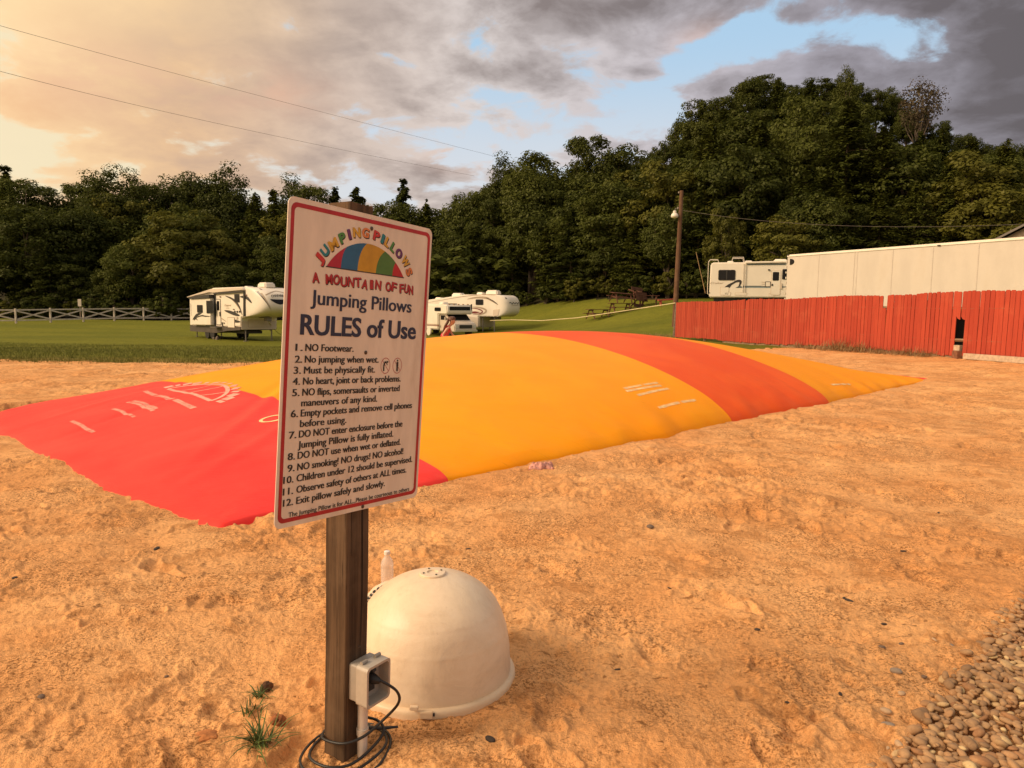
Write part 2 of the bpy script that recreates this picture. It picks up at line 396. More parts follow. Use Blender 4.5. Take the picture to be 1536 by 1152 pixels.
def lawn_mat():
    m, T, b, P = ground_mat('lawn')
    mp = T.node('ShaderNodeMapping'); T.l.new(P, mp.inputs[0]); mp.inputs['Scale'].default_value = (.35, 1.0, 1.0)
    n1 = T.noise(mp.outputs[0], .25, 5, .6); n2 = T.noise(P, 2.2, 8, .72); n3 = T.noise(P, 26, 4, .7)
    c = T.mix(T.ss(n1, .35, .65), (.125, .138, .012), (.180, .182, .017))
    c = T.mix(T.m('MULTIPLY', T.ss(n2, .35, .7), .6), c, (.090, .100, .010))
    c = T.mix(T.m('MULTIPLY', T.ss(n3, .45, .7), .5), c, (.19, .19, .024))
    # thin grass over sand along the edge of the sand
    sep = T.node('ShaderNodeSeparateXYZ'); T.l.new(P, sep.inputs[0])
    e = T.m('ADD', T.m('SUBTRACT', sep.outputs[1], 18.6), T.m('MULTIPLY', T.m('SUBTRACT', n2, .5), 5.0))
    bare = T.m('MULTIPLY', T.ss(e, 3.0, -.6), T.ss(n3, .35, .6))
    c = T.mix(T.m('MULTIPLY', bare, .75), c, (.50, .28, .12))
    T.put(b.inputs['Base Color'], c)
    T.l.new(T.bump(T.m('ADD', n3, T.m('MULTIPLY', n2, 1.5)), .8, .06), b.inputs['Normal'])
    return m
def floor_mat():
    m, T, b, P = ground_mat('forest_floor')
    n2 = T.noise(P, 1.1, 8, .7)
    T.put(b.inputs['Base Color'], T.mix(T.ss(n2, .35, .65), (.030, .028, .012), (.060, .050, .022)))
    T.l.new(T.bump(n2, .8, .25), b.inputs['Normal'])
    return m
build_ground()

# ------------------------------------------------------------------ jumping pillow
SEAMS = [-6.03, -1.08, 1.98, 7.62]
def pillow_h(u, v):
    a = np.clip(1 - np.abs(u / PA) ** 2.0, 0, 1) ** 1.08; b = np.clip(1 - np.abs(v / PB) ** 2.0, 0, 1) ** .78
    z = 1.025 * a * b
    # soft folds that run in from the hem, strongest along the short ends
    eu = np.exp(-((PA - np.abs(u)) / 1.5) ** 2); ev = np.exp(-((PB - np.abs(v)) / .8) ** 2)
    z = z + .030 * eu * fbm(u * .28, v * 1.15, 3, 101) * np.clip((PA - np.abs(u)) * 2.2, 0, 1)
    z = z + .018 * ev * fbm(u * 1.5, v * .3, 3, 111) * np.clip((PB - np.abs(v)) * 2.5, 0, 1)
    z = z + .006 * fbm(u * .8 + v * .4, v * .7, 3, 121) * np.clip(a * b * 3, 0, 1)
    cu = np.clip((PA - np.abs(u)) / 3.2, 0, 1); fold = np.exp(-((cu - .45) / .38) ** 2)      # long soft creases fanning in from the short ends
    z = z + .026 * fold * (np.abs(u) > 4) * (np.abs(perlin(v * .75 + .10 * u, u * .16, 151)) * 2 - .45) * np.clip(b * 1.6, 0, 1)
    for cu_, cv_, an_, ln_, am_ in ((-6.3, -1.4, .75, 1.5, .030), (-5.9, -.8, .70, 1.3, -.022), (-6.6, -2.3, .55, 1.1, .024), (-7.0, 1.2, .2, .9, .018), (-6.9, .2, .35, .8, -.016), (6.3, -2.2, -.4, 1.2, .03), (5.6, -1.2, -.5, 1.4, -.024), (4.6, -2.8, -.9, 1.0, .02)):
        du, dv = u - cu_, v - cv_; al = du * math.cos(an_) + dv * math.sin(an_); ac = -du * math.sin(an_) + dv * math.cos(an_)
        z = z + am_ * np.exp(-(al / ln_) ** 2) * np.exp(-(ac / .075) ** 2)
    hem = np.clip(np.minimum(PA - np.abs(u), PB - np.abs(v)) / .12, 0, 1); z = z + .028 * hem ** .5 * .6 + .008 * np.sin(np.where(PB - np.abs(v) < PA - np.abs(u), u, v) * 7 + 3 * perlin(u, v, 161)) * np.exp(-((np.minimum(PA - np.abs(u), PB - np.abs(v)) - .15) / .14) ** 2)
    for s in SEAMS: z = z + .004 * np.exp(-((u - s) / .03) ** 2)
    z = z - 1.7 * (np.maximum(np.abs(u) - PA, 0) + np.maximum(np.abs(v) - PB, 0))
    return z
def pillow_xyz(u, v):
    u = np.asarray(u, float); v = np.asarray(v, float)
    z = pillow_h(u, v)
    # the hem wanders where sand covers it
    k = np.clip(np.maximum((np.abs(u) / PA) ** 6, (np.abs(v) / PB) ** 6), 0, 1)
    wu = .05 * fbm(v * .8, u * .2, 2, 131) * k; wv = .10 * fbm(u * .7, v * .2, 3, 141) * k
    cr = np.clip((np.abs(u) / PA) ** 5 * (np.abs(v) / PB) ** 5, 0, 1)     # corners drawn in, the far left one most
    cb = np.where((u < 0) & (v > 0), .150, np.where(u < 0, .026, .022)); uo = -.10 * (u < 0) * np.clip(np.abs(u) / PA, 0, 1) ** 8 * (1 - S(v, .5, 3.5))
    uu = (u + wu + uo) * (1 - cb * cr); vv = (v + wv) * (1 - cb * cr)
    x = PC[0] + uu * PU[0] + vv * PV[0]; y = PC[1] + uu * PU[1] + vv * PV[1]
    return np.stack([x, y, z + .005], -1)
def fabric(name, col, hi):
    m = bpy.data.materials.new(name); m.use_nodes = True
    T = NT(m.node_tree); b = T.n['Principled BSDF']
    g = T.node('ShaderNodeNewGeometry'); P = g.outputs['Position']
    n1 = T.noise(P, .9, 5, .6, .5); n2 = T.noise(P, 7, 6, .7)
    mp = T.node('ShaderNodeMapping'); T.l.new(P, mp.inputs[0]); mp.inputs['Rotation'].default_value = (0, 0, .8); mp.inputs['Scale'].default_value = (1.2, 14, 1.2)
    n3 = T.noise(mp.outputs[0], 1.6, 6, .7, 1.2)
    c = T.mix(T.ss(n1, .35, .68), col, hi)
    c = T.mix(T.m('MULTIPLY', T.ss(n3, .60, .70), .30), c, tuple(q * .45 for q in col))       # scuffs
    c = T.mix(T.m('MULTIPLY', T.ss(n2, .58, .76), .04), c, (.85, .50, .20))                     # dusty film of sand
    T.put(b.inputs['Base Color'], c); b.inputs['Roughness'].default_value = .46; b.inputs['Specular IOR Level'].default_value = .08
    T.l.new(T.bump(T.m('ADD', n1, T.m('MULTIPLY', n3, .4)), .5, .02), b.inputs['Normal'])
    return m
def build_pillow():
    root = thing('jumping_pillow', 'huge inflated red and orange striped jumping pillow bulging out of the sand', 'jumping pillow', (PC[0], PC[1], 0))
    pink = fabric('pink_fabric', (.84, .043, .038), (.88, .062, .050)); yel = fabric('yellow_fabric', (.93, .318, .001), (.95, .355, .001)); red = fabric('red_fabric', (.80, .095, .010), (.86, .125, .013))
    bounds = [-PA - .06] + SEAMS + [PA + .06]
    spec = [(pink, 'pinkish red end panel with faint white printing'), (yel, 'wide orange yellow panel with white printed lines'), (red, 'deep red orange panel between the two yellow ones'), (yel, 'orange yellow panel at the fence end'), (pink, 'sliver of red panel at the far tip')]
    for (m, lab), u0, u1 in zip(spec, bounds[:-1], bounds[1:]):
        nu = max(6, int((u1 - u0) / .045)); nv = 190
        U, Vv = np.meshgrid(np.linspace(u0, u1, nu), np.concatenate([np.linspace(-PB - .06, -PB + .5, 36)[:-1], np.linspace(-PB + .5, PB - .5, nv - 60), np.linspace(PB - .5, PB + .06, 36)[1:]]))
        V = pillow_xyz(U, Vv) - np.array([PC[0], PC[1], 0]); n0, n1 = U.shape
        # skirt down into the sand along the outer hem
        i = np.arange(n0 - 1)[:, None]; j = np.arange(n1 - 1)[None, :]
        F = np.stack([i * n1 + j, i * n1 + j + 1, (i + 1) * n1 + j + 1, (i + 1) * n1 + j], -1).reshape(-1, 4)
        o = link('fabric_panel', raw_mesh('fabric_panel', V.reshape(-1, 3), F, m, True), root); o['label'] = lab
    ink = mat('faded_white_print', (.86, .34, .26), .6, .25, 12); ink2 = mat('white_print', (.90, .62, .30), .6, .25, 12)
    base = Vector((PC[0], PC[1], 0))
    def on(px, py):                                   # point of the pillow seen at a pixel -> (u, v)
        d = ray(px, py); lo, hi = 2.0, 25.0; o = Vector((0, 0, CH))
        prev = None
        for t in np.linspace(3, 24, 2200):
            p = o + d * float(t); u = (p.x - PC[0]) * PU[0] + (p.y - PC[1]) * PU[1]; v = (p.x - PC[0]) * PV[0] + (p.y - PC[1]) * PV[1]
            if abs(u) < PA and abs(v) < PB and p.z < float(pillow_h(np.array(u), np.array(v))): return np.array([u, v])
        return None
    def strip(mb, uv, w):                             # painted band along a (u,v) polyline
        uv = np.array(uv, float); t = np.gradient(uv, axis=0); t /= np.linalg.norm(t, axis=1)[:, None] + 1e-9
        n = np.stack([-t[:, 1], t[:, 0]], 1)
        L = uv + n * w / 2; Rr = uv - n * w / 2
        rows = []
        for q in (L, Rr):
            P = pillow_xyz(q[:, 0], q[:, 1]); P[:, 2] += .004; rows.append([tuple(Vector(p) - base) for p in P])
        mb.grid(rows)
    def line_of_print(mb, a, b, w, dash):
        a, b = np.array(a), np.array(b); L = np.linalg.norm(b - a); t = 0.0; r_ = random.Random(int(L * 1000))
        while t < L:
            d = r_.uniform(.03, .09) * dash
            if r_.random() > .05: strip(mb, [a + (b - a) * (t + d * k / 3) / L for k in range(4)], w * r_.uniform(.75, 1.0))
            t += d + r_.uniform(.012, .022) * dash
    mb = MB()
    for p0, p1 in (((196, 604), (235, 617)), ((204, 602), (240, 614)), ((173, 614), (208, 626)), ((116, 632), (152, 649))):
        a, b = on(*p0), on(*p1)
        if a is not None and b is not None: mb1 = MB(); line_of_print(mb1, a, b, .050, .45); mb1.build('printing', ink, root)
    # semicircular emblem
    a, b = on(254, 584), on(318, 602); top = on(330, 576)
    if a is not None and b is not None and top is not None:
        c = (a + b) / 2; e1 = (b - a) / 2; hv = top - c
        hv = np.array([-e1[1], e1[0]]) / np.linalg.norm(e1) * np.linalg.norm(hv) * (1 if np.dot([-e1[1], e1[0]], hv) > 0 else -1) * .85
        arc = lambda r_, n=28, t0=0, t1=math.pi: [c + e1 * r_ * math.cos(t) + hv * r_ * math.sin(t) for t in np.linspace(t0, t1, n)]
        strip(mb, arc(1.0), .05); strip(mb, [a + (b - a) * t for t in np.linspace(0, 1, 12)], .05)
        for q in (-.45, 0, .45):
            strip(mb, [c + e1 * (q + .25 * math.sin(t * 1.5)) + hv * math.sqrt(max(0, 1 - (q + .25) ** 2)) * t for t in np.linspace(0, .92, 8)], .03)
        for i in range(14):
            t = math.pi * (i + .5) / 14; p = c + (e1 * math.cos(t) + hv * math.sin(t)) * 1.12; q = c + (e1 * math.cos(t) + hv * math.sin(t)) * 1.30
            strip(mb, [p, (p + q) / 2, q], .11 if i % 3 else .06)
        d_ = -hv / np.linalg.norm(hv) * .22
        line_of_print(mb, a + d_ - e1 * .25, b + d_ + e1 * .1, .07, .8)
    mb.build('printing', ink, root)
    mb = MB()
    for p0, p1 in (((937, 584), (988, 575)), ((940, 588), (994, 579)), ((958, 594), (1003, 584)), ((990, 613), (1044, 601)), ((1248, 578), (1272, 577))):
        a, b = on(*p0), on(*p1)
        if a is not None and b is not None: mb1 = MB(); line_of_print(mb1, a, b, .050, .5); mb1.build('printing', ink2, root)
    mb = MB(); a = on(411, 629)
    if a is not None: strip(mb, [a + np.array([.12 * math.cos(t), .10 * math.sin(t)]) for t in np.linspace(.6, 5.2, 16)], .035)
    if mb.v: mb.build('printing', ink2, root)
build_pillow()
# ------------------------------------------------------------------ trees
def foliage_mat(name, dark, lite, needle=False):
    m = bpy.data.materials.new(name); m.use_nodes = True
    T = NT(m.node_tree); T.n.clear(); out = T.node('ShaderNodeOutputMaterial')
    g = T.node('ShaderNodeNewGeometry'); oi = T.node('ShaderNodeObjectInfo')
    n1 = T.noise(g.outputs['Position'], .55, 3, .6); n2 = T.noise(g.outputs['Position'], 5.0, 2, .6)
    k = T.m('ADD', T.m('MULTIPLY', oi.outputs['Random'], .55), T.m('MULTIPLY', T.ss(n1, .3, .7), .25)); k = T.m('ADD', k, T.m('MULTIPLY', T.ss(n2, .3, .7), .3))
    c = T.mix(k, dark, lite)
    d = T.node('ShaderNodeBsdfDiffuse'); tr = T.node('ShaderNodeBsdfTranslucent'); gl = T.node('ShaderNodeBsdfGlossy')
    T.put(d.inputs[0], c); T.put(tr.inputs[0], T.mix(.5, c, tuple(q * 1.3 for q in lite))); gl.inputs['Roughness'].default_value = .55; gl.inputs[0].default_value = (.35, .35, .25, 1)
    a = T.node('ShaderNodeMixShader'); a.inputs[0].default_value = .12 if needle else .26
    T.l.new(d.outputs[0], a.inputs[1]); T.l.new(tr.outputs[0], a.inputs[2])
    b = T.node('ShaderNodeMixShader'); b.inputs[0].default_value = .05
    T.l.new(a.outputs[0], b.inputs[1]); T.l.new(gl.outputs[0], b.inputs[2]); T.l.new(b.outputs[0], out.inputs[0])
    return m
FOL = foliage_mat('broad_leaves', (.023, .033, .006), (.086, .100, .016))
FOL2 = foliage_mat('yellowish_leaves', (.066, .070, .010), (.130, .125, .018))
FOLN = foliage_mat('needles', (.022, .033, .007), (.090, .100, .016), True)
FOLB = foliage_mat('brown_leaves', (.060, .050, .028), (.10, .075, .045))
BARK = mat('bark', (.10, .075, .055), .9, .3, 3.0, .02, 12)
PALEBARK = mat('pale_bark', (.20, .165, .13), .9, .3, 3.0, .02, 12)

def leaf_quads(P, N, size, rs, asp=.55):
    """rhombic leaf faces at P with normals roughly N"""
    n = len(P)
    N = N / (np.linalg.norm(N, axis=1)[:, None] + 1e-9)
    t = np.cross(N, rs.normal(size=(n, 3))); t /= np.linalg.norm(t, axis=1)[:, None] + 1e-9
    b = np.cross(N, t)
    s = size * rs.uniform(.65, 1.35, n)[:, None]
    V = np.stack([P - t * s, P - b * s * asp + N * s * .12, P + t * s, P + b * s * asp + N * s * .12], 1).reshape(-1, 3)
    return V, np.arange(4 * n).reshape(-1, 4)
def limb_tube(mb, a, b, r0, r1, rs, seg=4, sag=.12):
    a = np.array(a); b = np.array(b); L = np.linalg.norm(b - a)
    pts = [a + (b - a) * t + np.array([rs.normal() * .05 * L * (0 < t < 1), rs.normal() * .05 * L * (0 < t < 1), sag * L * math.sin(math.pi * t)]) for t in np.linspace(0, 1, seg + 1)]
    mb.tube(pts, [r0 + (r1 - r0) * t for t in np.linspace(0, 1, seg + 1)], 5)
def gen_broadleaf(seed, H=15.0, rx=4.6, base=.16, clumps=165, per=150, leaf=.17, lobes=5, dens=1.0, top=.42):
    rs = np.random.RandomState(seed)
    lob = rs.normal(size=(lobes, 3)); lob /= np.linalg.norm(lob, axis=1)[:, None]; lob[:, 2] = np.abs(lob[:, 2]) * .8
    la = rs.uniform(.15, .38, lobes)
    cz = H * (base + (1 - base) * top); ru = H - cz - .5; rd = cz - H * base
    C = []
    while len(C) < clumps:
        d = rs.normal(size=3); d /= np.linalg.norm(d)
        f = .72 + sum(a * max(0, d @ l) ** 4 for a, l in zip(la, lob))
        q = rs.uniform(.25, 1.0) ** .5 * f
        p = np.array([d[0] * rx * q, d[1] * rx * q, cz + d[2] * (ru if d[2] > 0 else rd) * min(q, 1.02)])
        C.append(p)
    C = np.array(C)
    P = []; N = []
    cc = np.array([0, 0, cz])
    for p in C:
        r = rs.uniform(.65, 1.25) * H / 15
        k = int(per * rs.uniform(.6, 1.3) * dens)
        d = rs.normal(size=(k, 3)); d /= np.linalg.norm(d, axis=1)[:, None]
        q = rs.uniform(.35, 1.0, k)[:, None] ** .6
        P.append(p + d * q * r * np.array([1.15, 1.15, .72]))
        N.append(d * .9 + (p - cc) / H * 1.2 + np.array([0, 0, .55]) + rs.normal(size=(k, 3)) * .5)
    V, F = leaf_quads(np.concatenate(P), np.concatenate(N), leaf, rs)
    mb = MB(); tr = [(rs.normal() * .08 * t * H * .2, rs.normal() * .08 * t * H * .2, t * H * .82 - .6) for t in np.linspace(0, 1, 8)]
    mb.tube(tr, [.026 * H * (1 - .82 * t) for t in np.linspace(0, 1, 8)], 8)
    for p in C[rs.permutation(len(C))[:22]]:
        t = rs.uniform(.25, .8); k = int(t * 7); a = np.array(tr[k])
        if p[2] > a[2]: limb_tube(mb, a, p, .010 * H * (1 - t * .7), .0015 * H, rs)
    return mb, raw_mesh('crown', V, F)
def gen_conifer(seed, H=16.0, Lm=3.6, base=.10, plume=.30, droop=.12, gap=.55):
    rs = np.random.RandomState(seed); P = []; N = []; Tn = []
    mb = MB(); tr = [(rs.normal() * .05, rs.normal() * .05, t * H - .6 * (1 - t)) for t in np.linspace(0, 1, 9)]
    mb.tube(tr, [.019 * H * (1 - .93 * t) for t in np.linspace(0, 1, 9)], 7)
    z = H * base
    while z < H * .985:
        t = (z - H * base) / (H * (1 - base)); L = Lm * (1 - t) ** .78 * (.6 + .4 * min(1, t * 6)) + .18
        nb = rs.randint(4, 7); a0 = rs.uniform(0, 6.28)
        for k in range(nb):
            a = a0 + 6.28 * k / nb + rs.normal() * .35; l = L * rs.uniform(.35, 1.25)
            m = int(12 + l * 24); s = rs.uniform(.12, 1, m); zj = rs.normal() * .25
            side = rs.normal(size=m) * .20 * l * (1.15 - s) ** .5
            x = s * l; zz = z + zj + .10 * l * np.sin(s * 2.2) - droop * l * s ** 2 + rs.normal(size=m) * .14 - .05 * np.abs(side)
            P.append(np.stack([math.cos(a) * x - math.sin(a) * side, math.sin(a) * x + math.cos(a) * side, zz], 1))
            N.append(np.stack([rs.normal(size=m) * .35 + math.cos(a) * .3, rs.normal(size=m) * .35 + math.sin(a) * .3, np.ones(m)], 1))
            if l > .9 and rs.rand() < .35: limb_tube(mb, (0, 0, z), (math.cos(a) * l * .8, math.sin(a) * l * .8, z + .02 - droop * l * .6), .03, .01, rs, 3, .05)
        z += gap * rs.uniform(.7, 1.3) * (1 - .45 * t)
    V, F = leaf_quads(np.concatenate(P), np.concatenate(N), plume, rs, .42)
    return mb, raw_mesh('crown', V, F)
PROTO = {}
def proto(kind, gen, leafm, barkm, name):
    mb, crown = gen
    root = empty(name); tk = mb.build('trunk', barkm, root, smooth=True); crown.materials.append(leafm); cr = link('crown', crown, root)
    PROTO.setdefault(kind, []).append([root, False])
for s_ in range(6):
    proto('broad', gen_broadleaf(100 + s_, 15, [4.4, 4.9, 4.1, 5.2, 4.6, 3.9][s_], [.12, .16, .2, .14, .1, .2][s_], lobes=4 + s_ % 3), FOL, BARK, 'broadleaf_tree')
for s_ in range(3): proto('tall', gen_broadleaf(140 + s_, 20, 4.4, .22, 170, 140, .18, 6, top=.5), FOL, BARK, 'broadleaf_tree')
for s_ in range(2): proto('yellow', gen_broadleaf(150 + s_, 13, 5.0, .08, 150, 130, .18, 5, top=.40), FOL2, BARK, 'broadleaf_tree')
for s_ in range(4): proto('conifer', gen_conifer(160 + s_, 16, [3.4, 4.0, 3.0, 3.7][s_], .08, .26, [.10, .16, .05, .2][s_], [.5, .6, .55, .65][s_]), FOLN, BARK, 'conifer_tree')
proto_h = [proto('hemlock', gen_conifer(175 + s_, 15, [4.6, 5.2, 4.2][s_], .03, .21, [.16, .24, .10][s_], .42), FOLN, BARK, 'conifer_tree') for s_ in range(3)]
proto('pine', gen_conifer(170, 18, 3.3, .40, .36, -.05, .95), FOLN, BARK, 'pine_tree')
proto('open', gen_broadleaf(180, 16, 3.4, .35, 95, 62, .17, 5, .55, top=.55), FOLB, BARK, 'sparse_tree')
proto('oak', gen_broadleaf(185, 18, 5.0, .30, 80, 190, .18, 7, top=.6), FOL, BARK, 'broadleaf_tree')
for s_ in range(3): proto('bush', gen_broadleaf(190 + s_, 4.5, 2.3, .02, 60, 75, .16, 4, top=.35), [FOL, FOL2, FOL][s_], BARK, 'bush')
trs = random.Random(31)
def plant(kind, x, y, H, label, group=None, wide=1.0, var=None, cat='tree', sink=0.0):
    L = PROTO[kind]; e = L[var if var is not None else trs.randrange(len(L))]
    if not e[1]: o = e[0]; e[1] = True
    else: o = copy_tree(e[0])
    H0 = {'broad': 15, 'tall': 20, 'yellow': 13, 'conifer': 16, 'pine': 18, 'hemlock': 15, 'open': 16, 'oak': 18, 'bush': 4.5}[kind]
    s = H / H0; o.location = (x, y, tz(x, y) - sink); o.rotation_euler = (0, 0, trs.uniform(0, 6.28)); o.scale = (s * wide, s * wide, s)
    for k in ('group',):
        if k in o: del o[k]
    tag(o, label, cat, group); return o
SKY = [(-250, 230), (-100, 240), (0, 243), (60, 255), (110, 262), (150, 248), (190, 240), (230, 262), (270, 240), (300, 235), (345, 245), (390, 275), (440, 268), (480, 266), (520, 285), (550, 275), (580, 288), (600, 276), (640, 284),
       (690, 265), (730, 257), (770, 222), (830, 225), (862, 262), (880, 205), (920, 200), (950, 204), (975, 212), (1000, 185), (1040, 150), (1080, 113), (1120, 108), (1160, 95), (1200, 101), (1240, 112), (1280, 104), (1305, 140), (1340, 176),
       (1385, 182), (1430, 186), (1460, 200), (1490, 190), (1536, 203), (1700, 215), (1850, 235)]
def skyline(px): return float(np.interp(px, [a for a, b in SKY], [b for a, b in SKY]))
def front_edge(x): return 81.5 - 15 * float(S(x, -2, 14)) - 6 * float(S(x, 14, 24))
def top_h(px, py, Y):
    p = at_depth(px, py, Y); return p.x, p.z - tz(p.x, Y)
def zone(px):
    return 'left' if px < 440 else 'mid' if px < 960 else 'hill'
LAB = {('left', 'b'): ('dark leafy tree in the dense wood beyond the white fence', 'leafy trees of the wood beyond the white fence'),
       ('mid', 'b'): ('leafy tree in the wood behind the middle campers', 'leafy trees of the wood behind the middle campers'),
       ('hill', 'b'): ('leafy tree on the steep wooded hill behind the long trailer', 'leafy trees on the wooded hill'),
       ('left', 'c'): ('dark evergreen among the leafy trees beyond the white fence', 'evergreens of the wood beyond the white fence'),
       ('mid', 'c'): ('dark evergreen in the wood behind the middle campers', 'evergreens of the wood behind the middle campers'),
       ('hill', 'c'): ('feathery evergreen on the wooded hill behind the long trailer', 'evergreens on the wooded hill')}
def forest():
    # trees that stand out
    for kind, px, py, Y, wide, lab, var in [
        ('yellow', 275, 296, 85, 1.35, 'broad yellowish green tree just behind the white fence left of the near camper', 0),
        ('broad', 45, 288, 85, 1.3, 'bulky dark tree at the far left end of the white fence', 3),
        ('oak', 905, 196, 88, 1.0, 'open crowned oak rising between the tall tree and the hill', 0),
        ('tall', 800, 214, 86, 1.0, 'tall twin topped tree rising above the camper with the swoosh', 0),
        ('open', 1385, 108, 97, 1.0, 'thin sparse brownish tree standing alone on the skyline of the hill', 0),
        ('broad', 1205, 272, 62, .95, 'bright leafy tree directly behind the single motorhome by the red fence', 1),
        ('yellow', 1092, 298, 63, .62, 'slim yellowish tree between the utility pole and the motorhome', 1),
        ('bush', 690, 350, 84, 1.0, 'rounded leafy bush behind the camper pair', 0),
        ('tall', 1272, 98, 99, .62, 'tallest knobbly tree on the right shoulder of the hill crest', 1),
        ('pine', 605, 270, 100, .9, 'flat topped pine on the skyline right of the sign top', 0)]:
        x, H = top_h(px, py, Y); plant(kind, x, Y, H, lab, None, wide / max(.5, H / 14) if kind in ('bush',) else wide, var)
    # skyline
    px = -230.0
    while px < 1800:
        z_ = zone(px); Y = (99 if px < 700 else 95 if px < 960 else 101 + 6 * float(S(px, 960, 1150))) + trs.uniform(-3, 3)
        x, H = top_h(px, skyline(px) + (trs.choice([-4, 2, 6, 12, 20]) if not 1315 < px < 1450 else 18), Y); H = max(7.5, min(H, 24))
        con = trs.random() < (.10 if z_ != 'hill' else .08)
        if 380 < px < 660: con = trs.random() < .42
        kind = ('pine' if trs.random() < .3 else 'conifer') if con else ('tall' if H > 17 else 'broad')
        plant(kind, x, Y, H, *LAB[(z_, 'c' if con else 'b')], wide=trs.uniform(.85, 1.1) * (15 / H) ** .35 * (.72 if 1240 < px < 1450 else .9 if px > 960 else 1))
        px += trs.uniform(26, 40) * (1.0 if px < 960 else .85)
    # rows that fill the wood below the skyline
    n = 0
    for dy, Hm, step in ((1.0, 8.5, 40), (4.5, 11.5, 44), (9.0, 13.5, 48), (15.0, 14.5, 52), (22, 14.0, 52), (29, 13, 52), (36, 13, 56)):
        px = -260.0
        while px < 1800:
            px += step * trs.uniform(.7, 1.3)
            Yg = 75.0
            for _ in range(4): Yg = front_edge((px - 768) / FPX * Yg) + dy
            Y = Yg + trs.uniform(-1.5, 1.5)
            if Y > (96 if px < 960 else 104): continue
            x = (px - 768) / FPX * Y
            if dy < 6 and 1050 < px < 1160 and Y < 68: continue
            H = Hm * trs.uniform(.72, 1.22)
            lim_y = max(skyline(px), skyline(px - 38), skyline(px + 38)) + 16
            xm, Hmx = top_h(px, lim_y, Y); H = min(H, max(4, Hmx))
            z_ = zone(px); con = trs.random() < (.16 if z_ == 'left' else .36 if z_ == 'mid' else .52)
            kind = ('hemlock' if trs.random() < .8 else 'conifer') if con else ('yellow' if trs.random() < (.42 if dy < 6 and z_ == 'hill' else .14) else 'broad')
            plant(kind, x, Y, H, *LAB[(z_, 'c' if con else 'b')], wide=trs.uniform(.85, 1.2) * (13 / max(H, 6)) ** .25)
            n += 1
    # low bushes along the foot of the wood
    px = -240.0
    while px < 1780:
        px += trs.uniform(16, 30)
        Yg = 75.0
        for _ in range(4): Yg = front_edge((px - 768) / FPX * Yg) - .6
        Y = Yg + trs.uniform(-1.0, 1.0); x = (px - 768) / FPX * Y
        if 860 < px < 1000: Y += 1.5
        z_ = zone(px)
        plant('bush', x, Y, trs.uniform(1.8, 4.2), {'left': 'low bush at the foot of the wood behind the white fence', 'mid': 'low bush at the foot of the wood behind the middle campers', 'hill': 'low bush at the foot of the hill behind the red fence'}[z_],
              {'left': 'bushes behind the white fence', 'mid': 'bushes behind the middle campers', 'hill': 'bushes at the foot of the hill'}[z_], wide=trs.uniform(.9, 1.3), cat='bush')
    for L in PROTO.values():
        for e in L:
            if not e[1]:
                for ch in list(e[0].children): bpy.data.objects.remove(ch)
                bpy.data.objects.remove(e[0])
forest()
# ------------------------------------------------------------------ rules sign on its post
def sand_z(x, y):
    X = np.array([float(x)]); Y = np.array([float(y)]); return float(terrain(X, Y)[0] + sand_h(X, Y, np.hypot(X, Y))[0])
SGC = Vector((-0.46412688, 2.26027248, 1.27126721))
SGR = Vector((0.53843348, 0.83972570, -0.05634843)).normalized(); SGU = Vector((0.05555913, 0.03134210, 0.99796335)); SGU = (SGU - SGR * SGU.dot(SGR)).normalized()
SGN = SGR.cross(SGU)
def frame(o, x, z):                                   # local x, local z, local y = away from the viewer
    y = z.cross(x); m = Matrix((x, y, z)).transposed().to_4x4(); m.translation = o; return m
SGM = frame(SGC, SGR, SGU)
PZ = (SGU - SGR * .055).normalized(); PX = (SGR - PZ * SGR.dot(PZ)).normalized()
PSM = frame(SGC + SGR * .0745 - SGU * 1.30 - SGN * .052, PX, PZ)      # post frame, origin at the foot

def wood_mat(name, a, b, c, axis='Z', sc=1.0):
    m = bpy.data.materials.new(name); m.use_nodes = True
    T = NT(m.node_tree); bs = T.n['Principled BSDF']; tc = T.node('ShaderNodeTexCoord')
    mp = T.node('ShaderNodeMapping'); T.l.new(tc.outputs['Object'], mp.inputs[0])
    mp.inputs['Scale'].default_value = {'Z': (38 * sc, 38 * sc, 1.3 * sc), 'X': (1.3 * sc, 38 * sc, 38 * sc)}[axis]
    n = T.noise(mp.outputs[0], 1.0, 8, .65, .6); n2 = T.noise(tc.outputs['Object'], 3.0 * sc, 5, .6); n3 = T.noise(mp.outputs[0], 5.0, 3, .6)
    col = T.mix(T.ss(n, .32, .66), a, b); col = T.mix(T.m('MULTIPLY', T.ss(n2, .42, .68), .65), col, c)
    col = T.mix(T.m('MULTIPLY', T.ss(n3, .60, .70), .6), col, tuple(q * .35 for q in a))
    T.put(bs.inputs['Base Color'], col); bs.inputs['Roughness'].default_value = .85; bs.inputs['Specular IOR Level'].default_value = .25
    T.l.new(T.bump(T.m('ADD', n, T.m('MULTIPLY', n3, .6)), .9, .004 / sc), bs.inputs['Normal'])
    return m
PANELM = mat('weathered_white_panel', (.74, .625, .51), .45, .08, 5, dirt=((.44, .31, .22), .45), stretch=(2.5, 2.5, .7))
REDM = mat('sign_red', (.40, .014, .020), .5, .12, 20); NAVY = mat('sign_navy', (.014, .022, .060), .5, .1, 20); BLK = mat('sign_black', (.018, .016, .018), .5, .1, 20)
